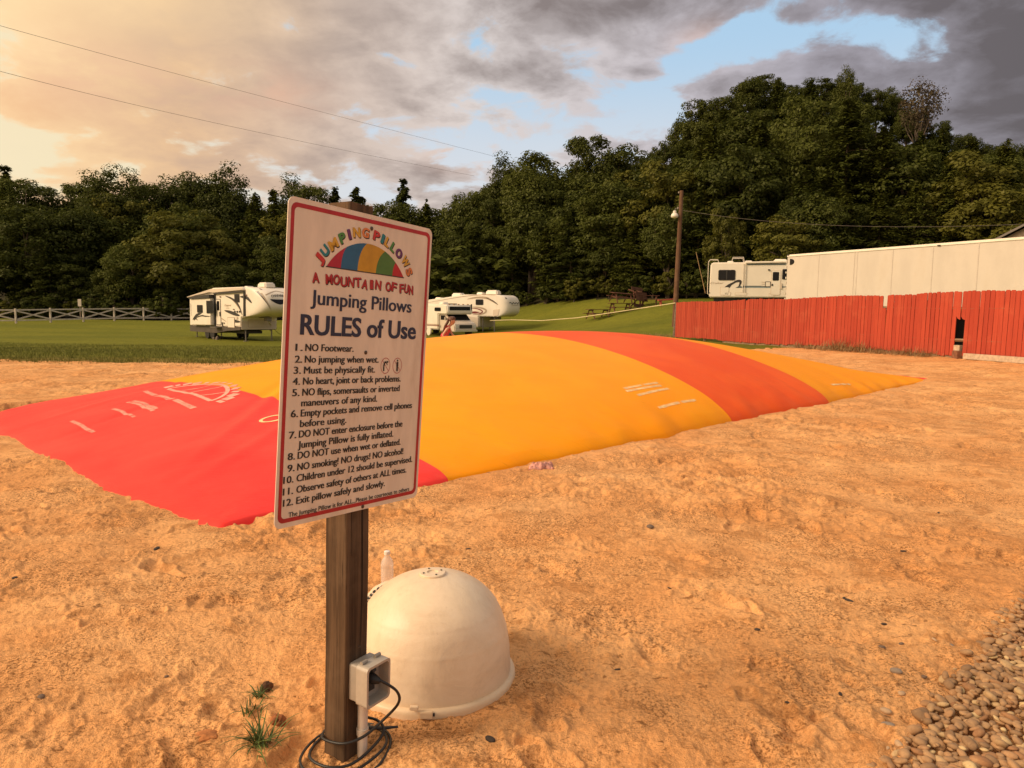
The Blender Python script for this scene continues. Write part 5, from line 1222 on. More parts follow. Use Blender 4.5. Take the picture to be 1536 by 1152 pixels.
    v.rect('wheel_arch', (375, 672), (478, 700), DGR, .02, r=.02)
    mb = MB(); mb.box((v.L * .45, D / 2, .55), (v.L * .9, D * .5, .18)); mb.build('chassis', DGR, v.root)
    xa, za = A(925, 200); v.pod('air_conditioner', xb + .35, D / 2, zt - .05, (1.15, .75, .36)); v.pod('roof_vent', xb - 1.6, D * .4, zt - .06, (.55, .5, .16)); v.pod('roof_vent', xb - 3.2, D * .6, zt - .25, (.45, .45, .14))
    p = v.M @ Vector((xl + 1.25, D / 2, zl1 - .2)); q = at_z(428, 503, -.8); hs = [p.lerp(q, t) + Vector((0, 0, -.25 * math.sin(math.pi * t))) for t in np.linspace(0, 1, 10)]
    o = MB().tube([h - hs[0] for h in hs], .025, 7).build('garden_hose', mat('yellow_hose', (.50, .46, .10), .5), None, smooth=True); o.location = hs[0]; tag(o, 'yellow hose hanging from the nose of the cream trailer left of the sign', 'hose')
    return v
camper_a()

def camper_b():
    v = Veh('fifth_wheel_camper', 'cream fifth wheel camper with dark red swoosh and roof pods parked behind the motorhome', 'camper', 590, 65.0, 749, 59.5, (8.533, 620, 420))
    D = 2.4; A = v.at; L = v.L
    zl = A(900, 610)[1]; zt = A(1000, 186)[1]; zn = A(1060, 470)[1]; xl = A(832, 560)[0]; xn = A(1075, 400)[0]
    MB().prism([(0, zl), (xl, zl), (xl, zn), (xn, zn), (xn, zt - .05), (xn - 1.0, zt), (xn - 3.2, zt), (xn - 6.0, zt - .35), (0, zt - .8)], 0, D).build('body', CRM, v.root, bevel=.06)
    v.nose(xn - .05, 0, D, zn, zt - .03, 1.05, CRM)
    lo = MB().box((xl - .45, D / 2, (zl + zn) / 2), (1.0, D + .02, zn - zl - .02)).build('front_wall', CRM2, v.root, bevel=.08, seg=3)
    v.poly('lower_panel', [(640, 445), (828, 488), (826, 600), (690, 600)], CRM2, .012, 0)
    w = v.rect('window', (799, 247), (896, 320), GLS, .03, frame_m=DGR, r=.08); v.rect('window', (420, 300), (560, 320), GLS, .02, r=.03)
    for pts, wd, m in (([(690, 245), (800, 225), (930, 228), (1000, 262), (1085, 318)], .17, TAN), ([(930, 228), (1010, 262), (1080, 312)], .10, DGR), ([(740, 345), (850, 352), (930, 385), (905, 425), (830, 448)], .14, TAN), ([(735, 362), (820, 368), (885, 400), (850, 430), (760, 438)], .10, mat('maroon_graphic', (.16, .022, .022), .4))):
        v.swoosh('side_graphic', pts, m, .016, wd)
    v.poly('side_graphic', [(722, 408), (790, 400), (860, 412), (800, 426), (725, 430)], mat('maroon_graphic', (.16, .022, .022)), .016, 0)
    v.poly('corner_panel', [(1022, 392), (1030, 380), (1100, 374), (1088, 452), (1018, 468)], CRM2, .02, 0)
    (x0, z0), (x1, _) = A(1100, 304), A(1222, 296); y0 = .35
    me, V = text_mesh('JAY EAGLE', .01, .2); t = (V[:, 0] - V[:, 0].min()) / (V[:, 0].max() - V[:, 0].min()); yy = .30 + t * 1.5; zz = zn + (zt - zn) * .56 + V[:, 1] * .22
    bpy.data.meshes.remove(me)
    v.on_nose('cap_graphic', [[(D * .16 + t * 1.45, zn + (zt - zn) * (.60 + .03 * math.sin(t * 22)) + h) for t in np.linspace(0, 1, 34)] for h in (0, .07)], DGR); v.on_nose('cap_graphic', [[(D * .22 + t * 1.2, zn + (zt - zn) * .54 - .05 * math.sin(math.pi * t) + h) for t in np.linspace(0, 1, 16)] for h in (0, .035)], TAN)
    for sgn in (-1, 1): v.on_nose('clearance_lamp', [[(D / 2 + sgn * .95 + a, zt - .28 + b) for a in (-.06, .06)] for b in (-.05, .05)], DGR, .02)
    for x, y_ in ((A(865, 620)[0], .3), (A(1040, 620)[0] - .2, .3), (xl - .2, D - .3)): MB().tube([(x, y_, zl + .02 if x < xl else zn), (x, y_, .02)], .05, 8).build('landing_leg', MTL, v.root)
    MB().box((xl + .9, D / 2, zn - .12), (.9, .4, .22)).build('kingpin', MTL, v.root, bevel=.03)
    for dx in (2.0, 2.85):
        for y_ in (.12, D - .12): v.wheel(dx, y_, .37)
    MB().box((L * .35, D / 2, .5), (L * .6, D * .5, .15)).build('chassis', DGR, v.root)
    v.pod('air_conditioner', xn - 1.05, D * .45, zt - .03, (1.2, .75, .40)); v.pod('roof_vent', xn - 2.25, D * .45, zt - .03, (.62, .55, .24)); v.pod('air_conditioner', xn - 4.45, D * .42, zt - .22, (1.05, .75, .36)); v.pod('roof_vent', xn - 6.4, D * .4, zt - .42, (.6, .55, .2))
    v.swoosh('roof_seam', [(170, 292), (640, 210), (900, 188), (1060, 192)], TAN, .02, .05)
    return v
camper_b()

def motorhome_c():
    v = Veh('motorhome', 'small cream motorhome with windowed bunk over its cab before the fifth wheel camper', 'motorhome', 612, 60.0, 670, 55.0, (8.533, 620, 420))
    D = 2.25; A = v.at; L = v.L; z = lambda zy: A(430, zy)[1]
    zt, zo = z(312), z(440); zb = z(640)
    MB().prism([(0, zb), (L - 1.35, zb), (L - 1.35, zo), (L - .05, zo), (L + .02, zo + .2), (L - .10, zt - .06), (L - .3, zt), (0, zt)], 0, D).build('body', CRM, v.root, bevel=.07, seg=3)
    v.rect('bunk_window', (273, 350), (353, 400), GLS, .02, frame_m=DGR, r=.14)
    f = MB().box((L - .02, D * .50, (zt + zo) / 2 + .06), (.06, D * .80, (zt - zo) * .40)).build('bunk_front_window', GLS, v.root, bevel=.02)
    for k in range(5): MB().box((L - .22, D * (.14 + .18 * k), zt + .015), (.10, .12, .05)).build('clearance_lamp', mat('amber_lens', (.35, .16, .03), .3), v.root, bevel=.01)
    MB().box((L - .06, D * .96, (zt + zo) / 2 + .08), (.12, .08, (zt - zo) * .9)).build('bunk_corner', DGR, v.root, bevel=.02)
    cy0, cy1 = .16, D - .16; zc = zo
    cab = MB().prism([(L - 1.4, .42), (L - 1.4, zc + .02), (L - .55, zc + .02), (L + .10, 1.22), (L + .70, 1.06), (L + .80, .86), (L + .80, .42)], cy0, cy1).build('cab', CRM2, v.root, bevel=.06, seg=3)
    # windscreen and side glass sit on the cab
    n = Vector((zc + .02 - 1.22, 0, .65)).normalized(); a, b = Vector((L - .50, 0, zc - .03)), Vector((L + .06, 0, 1.27))
    ws = MB(); ws.add([tuple(q + n * .012 + Vector((0, y, 0))) for q, y in ((a, cy0 + .14), (a, cy1 - .14), (b, cy1 - .08), (b, cy0 + .08))], [(0, 1, 2, 3)]); ws.build('windscreen', GLS, v.root)
    MB().prism([(L - 1.2, 1.28), (L - 1.2, zc - .08), (L - .62, zc - .08), (L - .10, 1.28)], -(-cy0 + .012), cy0 + .01).build('side_window', GLS, v.root)
    MB().box((L - .25, cy0 - .16, 1.38), (.10, .16, .26)).build('wing_mirror', CRM2, v.root, bevel=.03)
    MB().box((L + .815, D / 2, .80), (.03, 1.10, .26)).build('grille', DGR, v.root, bevel=.01)
    for y_ in (cy0 + .22, cy1 - .22): MB().box((L + .82, y_, .80), (.04, .26, .22)).build('headlight', mat('lamp_glass', (.6, .58, .52), .2), v.root, bevel=.02)
    MB().box((L + .86, D / 2, .50), (.14, 1.95, .16)).build('bumper', mat('chrome_bumper', (.7, .66, .6), .25, .05, 4, metal=.6), v.root, bevel=.03)
    v.wheel(L - .15, cy0 + .12, .36); v.wheel(L - .15, cy1 - .12, .36); v.wheel(.9, .2, .36); v.wheel(.9, D - .2, .36)
    for zy, m in ((575, TAN), (590, mat('maroon_graphic', (.16, .022, .022)))): MB().box((L * .5 - .5, -.008, z(zy)), (L - 1.4, .02, .05)).build('side_stripe', m, v.root)
    (x0, zz0) = A(228, 635); MB().lathe([(.02, -.05), (.30, -.05), (.31, 0), (.30, .05), (.02, .06)], 20, Matrix.Translation((x0, -.18, .36)) @ Matrix.Rotation(R(90), 4, 'X')).build('spare_wheel_cover', CRM, v.root, smooth=True)
    MB().box((L * .4, D / 2, .52), (L * .7, D * .5, .14)).build('chassis', DGR, v.root)
    v.pod('roof_vent', L - 2.2, D * .45, zt - .01, (.6, .55, .2))
motorhome_c()

def motorhome_d():
    v = Veh('motorhome', 'cream motorhome with rear ladder and teal side stripe parked behind the red fence', 'motorhome', 1060, 50.0, 1178, 48.7, (5.689, 980, 270))
    D = 2.35; A = v.at
    zt = A(760, 702)[1]; zb = A(470, 1000)[1]; Lx = v.L + 2.6
    MB().prism([(0.0, zb), (Lx, zb), (Lx, zt - .3), (Lx - .3, zt), (.16, zt), (.03, zt - .12)], 0, D).build('body', CRM, v.root, bevel=.06, seg=3)
    v.root['_'] = 0; del v.root['_']
    gz = tz(v.M.translation.x, v.M.translation.y)
    mb = MB(); mb.box((Lx / 2 - .1, D / 2, zb - .2), (Lx - .8, D * .6, .4)); mb.build('chassis', DGR, v.root)
    v.rect('window', (556, 767), (698, 856), GLS, .03, frame_m=DGR, r=.09); v.rect('window_bar', (622, 772), (629, 852), DGR, .05, r=.01)
    dr = v.rect('door', (1008, 769), (1082, 985), CRM, .02, frame_m=CRM2, r=.09); v.rect('door_window', (1020, 785), (1070, 859), GLS, .04, parent=dr, r=.06); v.rect('handle', (1008, 886), (1020, 904), DGR, .05, parent=dr, r=.01); v.rect('keypad', (1084, 880), (1096, 930), CRM2, .06, parent=dr, r=.02)
    v.rect('window', (1102, 760), (1190, 848), GLS, .03, frame_m=DGR, r=.06)
    TEAL = mat('teal_stripe', (.10, .13, .135), .4, .05, 3); BLU = mat('pale_blue_stripe', (.22, .29, .33), .4, .05, 3)
    v.rect('side_stripe', (762, 902), (1005, 912), TEAL, .014, r=.005); v.rect('side_stripe', (750, 913), (1005, 920), BLU, .014, r=.005); v.rect('side_stripe', (1084, 908), (1150, 917), TEAL, .014, r=.005); v.rect('side_stripe', (800, 713), (1130, 724), TEAL, .02, r=.005)
    v.poly('side_graphic', [(594, 923), (640, 890), (690, 866), (704, 872), (668, 896), (650, 920)], DGR, .014, 0); v.swoosh('side_graphic', [(648, 905), (700, 868), (738, 862), (742, 882), (725, 918)], DGR, .016, .16); v.poly('side_graphic', [(700, 920), (735, 900), (762, 912), (750, 920)], TEAL, .015, 0)
    (x0, z0), (x1, _) = A(486, 886), A(600, 886); lettering('Cruiser', x0, x1, z0, .12, TAN, v.root, bold=0, d=-.014, shear=.4)
    for a, b in (((570, 910), (645, 985)), ((605, 955), (660, 990)), ((695, 960), (800, 985)), ((985, 965), (1030, 998))): v.rect('hatch', a, b, CRM, .012, frame_m=CRM2, r=.03)
    for k, zy in enumerate((868, 885, 903)): v.rect('vent', (922, zy), (950, zy + 3), CRM2, .03, r=.005)
    v.rect('outlet_cover', (955, 866), (1000, 912), CRM, .03, frame_m=DGR, r=.03); v.rect('porch_lamp', (978, 762), (995, 772), DGR, .08, r=.02)
    mb = MB()
    for zx in (772, 790):
        a, b = A(zx, 712), A(zx - 12, 955); mb.tube([(a[0], -.06, a[1]), (b[0], -.06, b[1])], .022, 6)
    mb.build('awning_arm', mat('white_metal', (.62, .56, .48), .4), v.root); v.poly('awning_roller', [(786, 698), (1135, 690), (1135, 706), (786, 714)], CRM, .14, 0, bevel=.03)
    (xa, za) = A(852, 1000); 
    v.wheel(xa, .18, .42); v.wheel(xa, D - .18, .42); v.wheel(Lx - 1.2, .18, .42)
    mb = MB(); c0 = Vector((xa, 0, .46)); mb.prism([(xa + .52 * math.cos(t), .46 + .56 * math.sin(t)) for t in np.linspace(-.3, math.pi + .3, 18)], -.015, .02); mb.build('wheel_arch', DGR, v.root)
    # ladder and roof rails
    lad = MB(); WM = mat('white_metal', (.62, .56, .48))
    for y_ in (.75, 1.15): lad.tube([(.55, y_, zt + .02), (.50, y_, zt + .22), (.0, y_, zt + .24), (-.12, y_, zt + .10), (-.12, y_, zb + .25), (.0, y_, zb + .2)], .02, 6)
    for k in range(6): lad.tube([(-.12, .75, zb + .45 + k * .36), (-.12, 1.15, zb + .45 + k * .36)], .015, 6)
    lad.build('ladder', WM, v.root)
    rl = MB(); x0, x1 = A(670, 690)[0], A(780, 690)[0]
    for y_ in (.5, 1.7): rl.tube([(x0, y_, zt), (x0 + .08, y_, zt + .36), (x1 - .06, y_, zt + .36), (x1, y_, zt)], .022, 6)
    for x in (x0 + .08, x1 - .06): rl.tube([(x, .5, zt + .36), (x, 1.7, zt + .36)], .02, 6)
    rl.build('roof_rail', WM, v.root)
    for zx, sz in ((660, (.45, .5, .16)), (818, (.5, .6, .18)), (1095, (.9, .75, .26)), (945, (.7, .5, .08))): v.pod('roof_pod', A(zx, 690)[0], D * .45, zt - .02, sz)
    v.rect('lamp', (470, 955), (480, 965), DGR, .03, r=.01)
motorhome_d()

def trailer_e():
    v = Veh('box_trailer', 'long pale box trailer with riveted seams standing behind the red fence', 'trailer', 1174, 40.0, 1536, 29.0, (4.315, 1180, 330))
    D = 2.5; A = v.at; zt = A(20, 226)[1]; Lx = v.L * 1.22
    m = bpy.data.materials.new('trailer_skin'); m.use_nodes = True; T = NT(m.node_tree); b = T.n['Principled BSDF']; tc = T.node('ShaderNodeTexCoord')
    mp = T.node('ShaderNodeMapping'); T.l.new(tc.outputs['Object'], mp.inputs[0]); mp.inputs['Scale'].default_value = (1.1, 1.1, .35); n1 = T.noise(mp.outputs[0], 1.0, 5, .6); n2 = T.noise(tc.outputs['Object'], .5, 4, .6)
    c = T.mix(T.ss(n1, .3, .7), (.54, .49, .43), (.61, .555, .485)); c = T.mix(T.m('MULTIPLY', T.ss(n1, .52, .7), .35), c, (.46, .39, .31)); T.put(b.inputs['Base Color'], c); b.inputs['Roughness'].default_value = .38
    T.l.new(T.bump(T.m('ADD', n2, T.m('MULTIPLY', n1, .4)), .55, .05), b.inputs['Normal'])
    zb = zt - 2.85
    MB().box((Lx / 2, D / 2, (zt + zb) / 2), (Lx, D, zt - zb)).build('box_body', m, v.root, bevel=.02)
    MB().box((Lx / 2, -.012, zt - .045), (Lx, .05, .11)).build('top_rail', mat('bright_rail', (.82, .76, .66), .3, .04, 3), v.root, bevel=.01); MB().box((Lx / 2, -.012, zb + .06), (Lx, .05, .14)).build('bottom_rail', MTL, v.root, bevel=.01)
    sm = mat('seam_strip', (.56, .505, .44), .4, .06, 4)
    for zx in (207, 437, 452, 683, 942, 1236): 
        x = A(zx, 300)[0]; s = MB().box((x, -.006, (zt + zb) / 2), (.045 if zx != 452 else .09, .016, zt - zb - .22)).build('seam_strip', sm, v.root)
    rv = MB()
    for zx in (207, 437, 683, 942, 1236):
        x = A(zx, 300)[0]
        for k in range(34): rv.box((x, -.016, zb + .2 + k * .075), (.016, .008, .016))
    o = rv.build('rivets', mat('rivet', (.42, .36, .30), .5), v.root); o['kind'] = 'stuff'
    (x0, z0), (x1, z1) = A(22, 290), A(50, 250); w, h = x1 - x0, z1 - z0; MB().prism([(x0, z0), (x0, z1)] + [(x0 + w * math.cos(t) * .95 + .02, (z0 + z1) / 2 + h / 2 * math.sin(t)) for t in np.linspace(1.35, -1.35, 12)], -.03, 0).build('dark_lens', GLS, v.root)
    for zx, zy in ((14, 227), (990, 165)): x, z = A(zx, zy); MB().box((x, -.05, z), (.14, .04, .05)).build('marker_lamp', DGR, v.root, bevel=.01)
    mb = MB()
    for k in range(9): mb.box((-.015, .0, zb + .25 + k * .28), (.05, .08, .10))
    mb.build('hinges', mat('white_metal', (.62, .56, .48)), v.root)
    MB().box((Lx / 2, D / 2, zb - .15), (Lx * .9, .9, .25)).build('chassis', DGR, v.root)
    g0 = 0.0
    for x in (1.2, 2.4):
        for y_ in (.2, D - .2): v.wheel(x, y_, .48, w=.28)
    for y_ in (.5, D - .5): MB().tube([(Lx - 3, y_, zb), (Lx - 3, y_, 0)], .07, 8).build('landing_leg', MTL, v.root)
trailer_e()

def barn():
    # only the near slope and gable of its grey roof shows behind the trailer
    p = at_depth(1466, 372, 46.0); g = tz(p.x, p.y); root = thing('barn', 'grey metal roofed barn peeking over the far end of the long trailer', 'barn', (p.x, p.y, g), -R(33))
    ze = p.z - g; W_, Dp, rise = 11.0, 14.0, 5.5 * .56
    MB().prism([(.35, 0), (W_ - .35, 0), (W_ - .35, ze), (W_ / 2, ze + rise - .15), (.35, ze)], .3, Dp).build('wall', mat('barn_board', (.20, .15, .11), .9, .25, 3), root)
    rf = MB(); n = 26
    for sx in (0, 1):
        a = [(0, ze - .1), (W_ / 2, ze + rise)] if sx == 0 else [(W_ / 2, ze + rise), (W_, ze - .1)]
        dx, dz = a[1][0] - a[0][0], a[1][1] - a[0][1]; l = math.hypot(dx, dz); nx, nz = -dz / l, dx / l
        rf.add([(a[i][0] + nx * o_, y, a[i][1] + nz * o_) for o_ in (0, .12) for y in (0, Dp) for i in (0, 1)], [(0, 1, 3, 2), (4, 6, 7, 5), (0, 4, 5, 1), (2, 3, 7, 6), (0, 2, 6, 4), (1, 5, 7, 3)])
    rr = rf.build('roof', mat('grey_roof_metal', (.18, .155, .14), .5, .15, 1.2, dirt=((.10, .08, .07), .4)), root)
    bt = MB(); a = Vector((0, 0, ze - .1)); e = Vector((W_ / 2, 0, ze + rise)); nv = Vector((-(rise + .1), 0, W_ / 2)).normalized()
    for k in range(5):
        t = .12 + k * .19; c = a.lerp(e, t) + nv * .14; bt.box((c.x, Dp / 2, c.z), (.06, Dp, .03))
    bt.build('roof_seam', mat('roof_seam', (.26, .22, .20), .5), rr)
barn()

# ------------------------------------------------------------------ pole, wires, rope
def wire(pts, r, name, label, cat, m, sag=0.0, n=24):
    Q = []
    for a, b in zip(pts[:-1], pts[1:]): Q += [a.lerp(b, t) for t in np.linspace(0, 1, n, endpoint=False)]
    Q.append(pts[-1]); N = len(Q); Q = [q - Vector((0, 0, sag * 4 * (i / (N - 1)) * (1 - i / (N - 1)))) for i, q in enumerate(Q)]
    o = MB().tube([q - Q[0] for q in Q], r, 6).build(name, m, None, smooth=True); o.location = Q[0]; return tag(o, label, cat)
def lag(P, n=40):                                    # smooth curve through three points
    a, b, c = P; return [a * (2 * (t - .5) * (t - 1)) + b * (4 * t * (1 - t)) + c * (2 * t * (t - .5)) for t in np.linspace(0, 1, n)]
def build_pole():
    b, t = at_depth(1013, 462, 46.0), at_depth(1022.5, 286, 46.0); ax = (t - b).normalized(); g = Vector((b.x, b.y, tz(b.x, b.y)))
    b = b - ax * ((b.z - g.z) / ax.z); root = thing('utility_pole', 'leaning brown wooden utility pole with a lamp standing behind the red fence corner', 'utility pole', tuple(b)); L = (t - b).length
    MB().tube([Vector((0, 0, -.3)) , ax * L * .5, ax * L], [.17, .145, .115], 14).build('pole', wood_mat('pole_wood', (.085, .040, .022), (.15, .080, .045), (.19, .11, .07), sc=.4), root, smooth=True, angle=60)
    lz = L * (1 - (318 - 286) / (462 - 286.0) * (462 - 286) / (462 - 286)); c = ax * (L - 1.42)
    mb = MB(); mb.tube([c + Vector((-.10, 0, .30)), c + Vector((-.32, -.05, .34)), c + Vector((-.36, -.05, .18))], .03, 8); mb.build('lamp_bracket', MTL, root, smooth=True)
    MB().lathe([(.06, .20), (.10, .18), (.11, .05), (.20, -.02), (.23, -.14), (.21, -.20), (.12, -.26), (.001, -.28)], 20, Matrix.Translation(c + Vector((-.36, -.05, .02)))).build('lamp_head', mat('lamp_white', (.72, .66, .58), .35, .06, 4), root, smooth=True)
    for dz in (.12, 1.05): MB().lathe([(.03, -.05), (.055, -.03), (.04, 0), (.055, .03), (.02, .06)], 12, Matrix.Translation(ax * (L - dz) + Vector((-.17, -.02, 0)))).build('insulator', mat('insulator', (.35, .30, .25), .3), root, smooth=True)
    WIR = mat('weathered_cable', (.16, .13, .11), .5, .1, 3)
    s0 = b + ax * (L - 1.15); P = lag([s0, at_depth(1250, 338, 43.0), at_depth(1560, 335, 40.0)]); o = wire(P, .009, 'service_wire', 'thin wire running from the pole to the right over the long trailer', 'wire', WIR, n=2)
    # guy: thin bare leaning pole by the motorhome
    a, e = at_depth(1044, 378, 52.0), at_depth(1058, 440, 51.0); wire([e, a], .022, 'leaning_stick', 'thin pale stick leaning by the rear of the motorhome behind the red fence', 'stick', DRY)
    pts = [at_depth(735, 481, 58.5), at_depth(768, 479.8, 57), at_depth(812, 481, 55), at_depth(866, 476.8, 52.5), at_depth(925, 468, 49.5), at_depth(1013, 454.5, 45.8)]
    wire(pts, .030, 'rope_barrier', 'pale yellow rope strung from the middle camper to the utility pole', 'rope', mat('pale_rope', (.60, .50, .28), .8, .15, 8), n=6)
    for lab, P in (('upper of the two long power lines crossing the sky from the left', [(-160, -8, 38), (330, 128, 72), (775, 243, 108)]), ('lower of the two long power lines crossing the sky from the left', [(-160, 62, 38), (330, 186, 72), (712, 264, 108)])):
        wire(lag([at_depth(*p) for p in P], 60), .013, 'power_line', lab, 'power line', WIR, n=2)
build_pole()

# ------------------------------------------------------------------ picnic tables, stone pile and planks on the slope
def build_tables():
    m = wood_mat('picnic_wood', (.075, .032, .020), (.14, .060, .038), (.18, .09, .06), 'X', .5)
    def table(px, py, Y, rz, tilt, roll, lab, dz=0.0):
        p = at_depth(px, py, Y); M = Matrix.Translation((p.x, p.y, tz(p.x, p.y) + dz)) @ Matrix.Rotation(rz, 4, 'Z') @ Matrix.Rotation(tilt, 4, 'Y') @ Matrix.Rotation(roll, 4, 'X')
        r = thing('picnic_table', lab, 'picnic table', mw=M)
        mb = MB()
        for k in range(5): mb.box((0, -.30 + k * .15, .74), (1.85, .135, .045))
        mb.build('table_top', m, r, bevel=.005)
        for s in (-1, 1):
            mb = MB()
            for k in range(2): mb.box((0, s * (.62 + k * .14), .44), (1.85, .13, .045))
            mb.build('bench', m, r, bevel=.005)
        for x in (-.65, .65):
            mb = MB()
            for s in (-1, 1): mb.tube([(x, s * .22, .72), (x, s * .70, .0)], .055, 4)
            mb.box((x + .05, 0, .40), (.045, 1.5, .10)); mb.box((x + .05, 0, .68), (.045, .70, .09)); mb.build('leg_frame', m, r)
    table(897, 470, 58, .4, 0, 0, 'reddish picnic table standing lowest on the grass slope')
    table(930, 464, 59, .2, 0, 0, 'reddish picnic table at the bottom of the stack on the slope'); table(931, 456, 59.1, .35, .06, .1, 'picnic table stacked crooked on top of another on the slope', .78)
    table(950, 460, 60.5, .9, .05, R(78), 'picnic table tipped on its side right of the stack', .75); table(972, 459, 61, -.2, 0, 0, 'low picnic table farthest right under the trees on the slope')
    p = at_depth(1002, 452, 52); o = MB().box((0, 0, .42), (1.35, .35, .10)).box((-.5, 0, .2), (.10, .3, .4)).box((.5, 0, .2), (.10, .3, .4)).build('plank_bench', mat('red_plank', (.30, .055, .032), .8, .2, 6), None, bevel=.01); o.location = (p.x, p.y, p.z - .30); o.rotation_euler = (0, R(-5), .1); tag(o, 'red plank bench just left of the utility pole foot', 'bench')
    # stones of a small fire ring beside the left camper
    rs = random.Random(4); sm = mat('ring_stone', (.20, .16, .125), .9, .35, 6, .02, 12)
    me0 = bpy.data.meshes.new('ring_stone'); bm = bmesh.new(); bmesh.ops.create_icosphere(bm, subdivisions=3, radius=1)
    for v in bm.verts: c = v.co; f = 1 + .3 * float(fbm(c.x * 1.3, c.y * 1.3 + c.z, 3, 501)); v.co = (c.x * f, c.y * f * .8, c.z * f * .7)
    bm.to_mesh(me0); bm.free(); me0.materials.append(sm); me0.polygons.foreach_set('use_smooth', [True] * len(me0.polygons))
    for i, (px, py) in enumerate(((318, 504), (322, 503), (327, 505), (321, 507.5), (326, 508), (330, 507), (311, 501.5))):
        q = at_z(px, py, -.80); o = link('ring_stone', me0); r_ = rs.uniform(.10, .17); o.scale = (r_, r_, r_); o.rotation_euler = (rs.uniform(0, 6), rs.uniform(0, 6), rs.uniform(0, 6)); o.location = (q.x, q.y, tz(q.x, q.y) + r_ * .4); tag(o, 'grey stone piled on the lawn before the wheels of the left trailer', 'stone', 'stones piled before the left trailer')
build_tables()
# ------------------------------------------------------------------ child behind the pillow
def skin_mesh(name, verts, edges, radii, m, parent, root_i=0, sub=2):
    me = bpy.data.meshes.new(name); me.from_pydata([tuple(v) for v in verts], edges, []); o = link(name, me)
    sk = o.modifiers.new('skin', 'SKIN'); sk.use_smooth_shade = True; sk.branch_smoothing = .4
    for i, v in enumerate(me.skin_vertices[0].data): r_ = radii[i]; v.radius = r_ if isinstance(r_, tuple) else (r_, r_); v.use_root = (i == root_i)
    o.modifiers.new('sub', 'SUBSURF').levels = sub; o.modifiers['sub'].render_levels = sub
    dg = bpy.context.evaluated_depsgraph_get(); dg.update(); out = bpy.data.meshes.new_from_object(o.evaluated_get(dg)); bpy.data.objects.remove(o)
    out.materials.clear(); out.materials.append(m); out.polygons.foreach_set('use_smooth', [True] * len(out.polygons)); out.name = name
    return link(name, out, parent)
def build_child():
    p = at_depth(668, 500, 19.6); g = tz(p.x, p.y)
    root = thing('person', 'child with long brown hair in a pinkish red top walking right behind the pillow', 'person', (p.x, p.y, g)); root.scale = (1.14, 1.14, 1.14)
    SK = mat('skin', (.62, .34, .22), .5, .06, 20); TOP = mat('coral_top', (.74, .06, .075), .7, .12, 25); HAIR = mat('brown_hair', (.10, .042, .020), .55, .3, 40, stretch=(1, 1, .2)); SHO = mat('navy_shorts', (.03, .04, .09), .8)
    V = []; E = []; Rd = []
    def v(x, y, z, r_, par=None):
        V.append((x, y, z)); Rd.append(r_); 
        if par is not None: E.append((par, len(V) - 1))
        return len(V) - 1
    pel = v(-.06, 0, .55, (.095, .075)); wst = v(-.02, 0, .65, (.082, .066), pel); ch = v(.055, 0, .78, (.098, .075), wst); nb = v(.095, 0, .855, .045, ch); nk = v(.125, 0, .895, .036, nb)
    jaw = v(.165, 0, .925, (.055, .058), nk); hd = v(.165, 0, .985, (.080, .086), jaw); top = v(.155, 0, 1.035, (.066, .070), hd)
    for s in (-1, 1):
        sh = v(.075, s * .105, .825, .034, ch); el = v(.05 + .09 * s, s * .145, .665, .025, sh); wr = v(.13 + .15 * s, s * .135, .545, .018, el); pm = v(.155 + .15 * s, s * .132, .505, (.022, .012), wr)
        for k, (dy, l) in enumerate(((-.018, .050), (-.007, .058), (.005, .055), (.016, .044))):
            a = v(.165 + .15 * s, s * .132 + dy, .480, .0075, pm); b = v(.175 + .15 * s + .004 * k, s * .132 + dy, .480 - l * .55, .0065, a); v(.172 + .15 * s, s * .130 + dy, .480 - l, .0055, b)
        a = v(.175 + .15 * s, s * .118, .500, .008, pm); v(.190 + .15 * s, s * .110, .478, .0065, a)
        hp = v(-.06, s * .062, .50, .066, pel); kn = v(.02 + .10 * s, s * .07, .29, .043, hp); an = v(-.06 + .12 * s, s * .07, .06, .027, kn); ft = v(.03 + .12 * s, s * .075, .025, (.026, .020), an); v(.075 + .12 * s, s * .08, .02, (.026, .014), ft)
    body = skin_mesh('body', V, E, Rd, SK, root)
    # face
    face = MB(); face.lathe([(.001, -.012), (.010, -.004), (.009, .006), (.001, .016)], 10, Matrix.Translation((.252, 0, .970))); face.build('nose', SK, body, smooth=True)
    for s in (-1, 1):
        e = MB(); bm = Matrix.Translation((.236, s * .030, .992)); e.lathe([(.001, -.009), (.008, -.005), (.0095, 0), (.008, .005), (.001, .009)], 10, bm); e.build('eye', BLK, body, smooth=True)
        e = MB(); e.lathe([(.001, -.020), (.010, -.012), (.012, 0), (.009, .012), (.001, .018)], 10, Matrix.Translation((.160, s * .083, .975))); e.build('ear', SK, body, smooth=True)
    MB().box((.236, 0, .940), (.012, .036, .008)).build('mouth', mat('lips', (.42, .12, .10)), body, bevel=.003)
    # clothing
    skin_mesh('top', [(-.06, 0, .565), (-.02, 0, .65), (.055, 0, .78), (.075, .075, .838), (.075, -.075, .838), (.06, 0, .80)], [(0, 1), (1, 2), (2, 5), (5, 3), (5, 4)], [(.108, .090), (.100, .086), (.118, .100), (.046, .046), (.046, .046), (.098, .085)], TOP, root)
    skin_mesh('shorts', [(-.06, 0, .56), (-.06, .062, .50), (-.06, -.062, .50), (-.01, .066, .38), (-.06, -.066, .38)], [(0, 1), (0, 2), (1, 3), (2, 4)], [(.105, .085), .076, .076, .064, .064], SHO, root)
    # hair: cap and a long fall down the back
    mb = MB(); rows = []
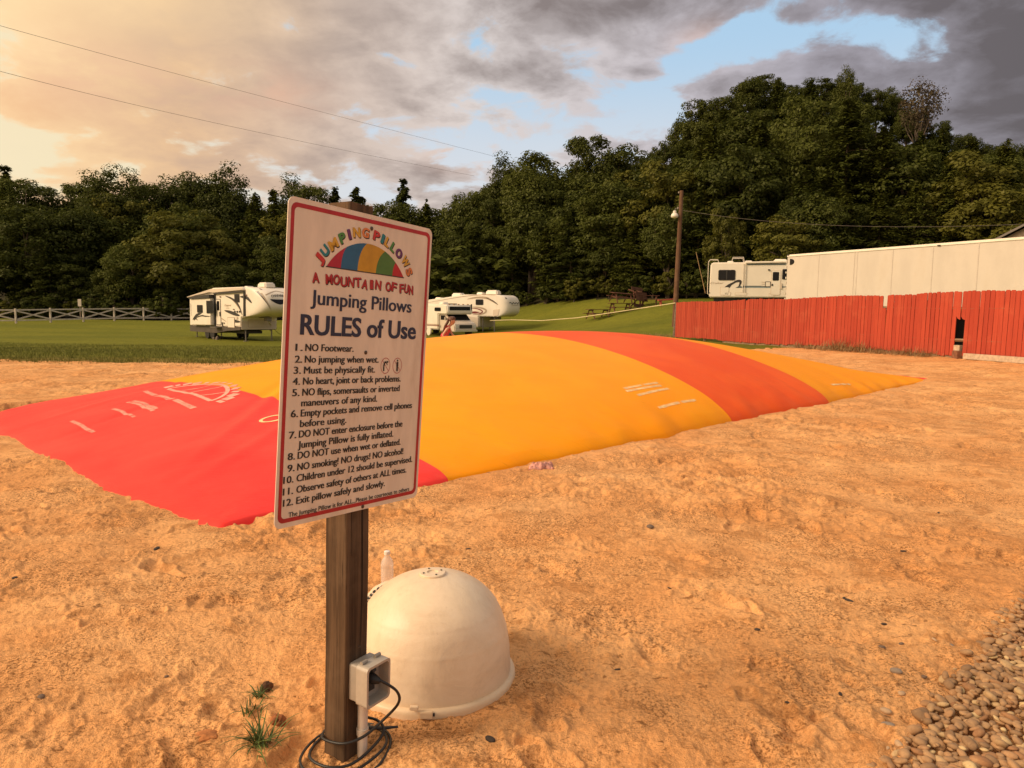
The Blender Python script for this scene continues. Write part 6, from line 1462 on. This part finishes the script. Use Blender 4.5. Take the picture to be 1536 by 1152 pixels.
    for i in range(13):
        a = math.pi * .60 * i / 12; rows.append([(.150 + .096 * math.sin(a) * math.cos(b) - .012 * (1 + math.cos(a)) * 0 - .01, .090 * math.sin(a) * math.sin(b), .995 + .088 * math.cos(a) - (.0 if math.cos(b) < .45 else -.035 * math.sin(a) ** 2)) for b in np.linspace(0, 2 * math.pi, 25)[:-1]])
    mb.grid(rows, wrap=True); hr = mb.build('hair', HAIR, root, smooth=True, angle=80)
    mb = MB()
    for k in range(9):
        y0 = (k - 4) * .015; mb.tube([(.075, y0, 1.02), (.050, y0 * 1.3, .94), (.015 - .004 * abs(k - 4), y0 * 1.4, .86), (-.03, y0 * 1.5, .77), (-.075 + .006 * (k % 3), y0 * 1.3, .68 + .012 * (k % 4))], [.020, .026, .024, .018, .005], 7)
    mb.build('ponytail', HAIR, hr, smooth=True)
build_child()

# ------------------------------------------------------------------ short grass standing along the lawn's near edge
def build_grass():
    rs = np.random.RandomState(9); n = 90000
    Y = 17.6 + 24 * rs.rand(n) ** 1.7; X = (rs.uniform(-830, 300, n)) / FPX * Y
    edge = 18.6 + 9 * S(X, 1, 9) + .5 * fbm(X * .35, Y * .35, 3, 81); keep = (Y > edge - .1 + rs.exponential(.12, n) * -2) & (pillow_sd(X, Y) > .3); X, Y = X[keep], Y[keep]; n = len(X)
    Z = terrain(X, Y) + .01; h = rs.uniform(.03, .085, n); a = rs.uniform(0, 6.28, n); w = rs.uniform(.004, .009, n); lx, ly = rs.normal(size=n) * .03, rs.normal(size=n) * .03
    V = np.stack([np.stack([X - np.cos(a) * w, Y - np.sin(a) * w, Z - .02], 1), np.stack([X + np.cos(a) * w, Y + np.sin(a) * w, Z - .02], 1), np.stack([X + lx, Y + ly, Z + h], 1)], 1).reshape(-1, 3)
    m = bpy.data.materials.new('grass_blades'); m.use_nodes = True; T = NT(m.node_tree); b = T.n['Principled BSDF']; g = T.node('ShaderNodeNewGeometry')
    T.put(b.inputs['Base Color'], T.mix(g.outputs['Random Per Island'], (.085, .095, .014), (.17, .165, .030))); b.inputs['Roughness'].default_value = .7; b.inputs['Specular IOR Level'].default_value = .2
    o = link('grass', raw_mesh('grass', V, np.arange(3 * n).reshape(-1, 3), m)); tag(o, 'short green grass blades along the near edge of the lawn', 'grass', kind='stuff')
build_grass()
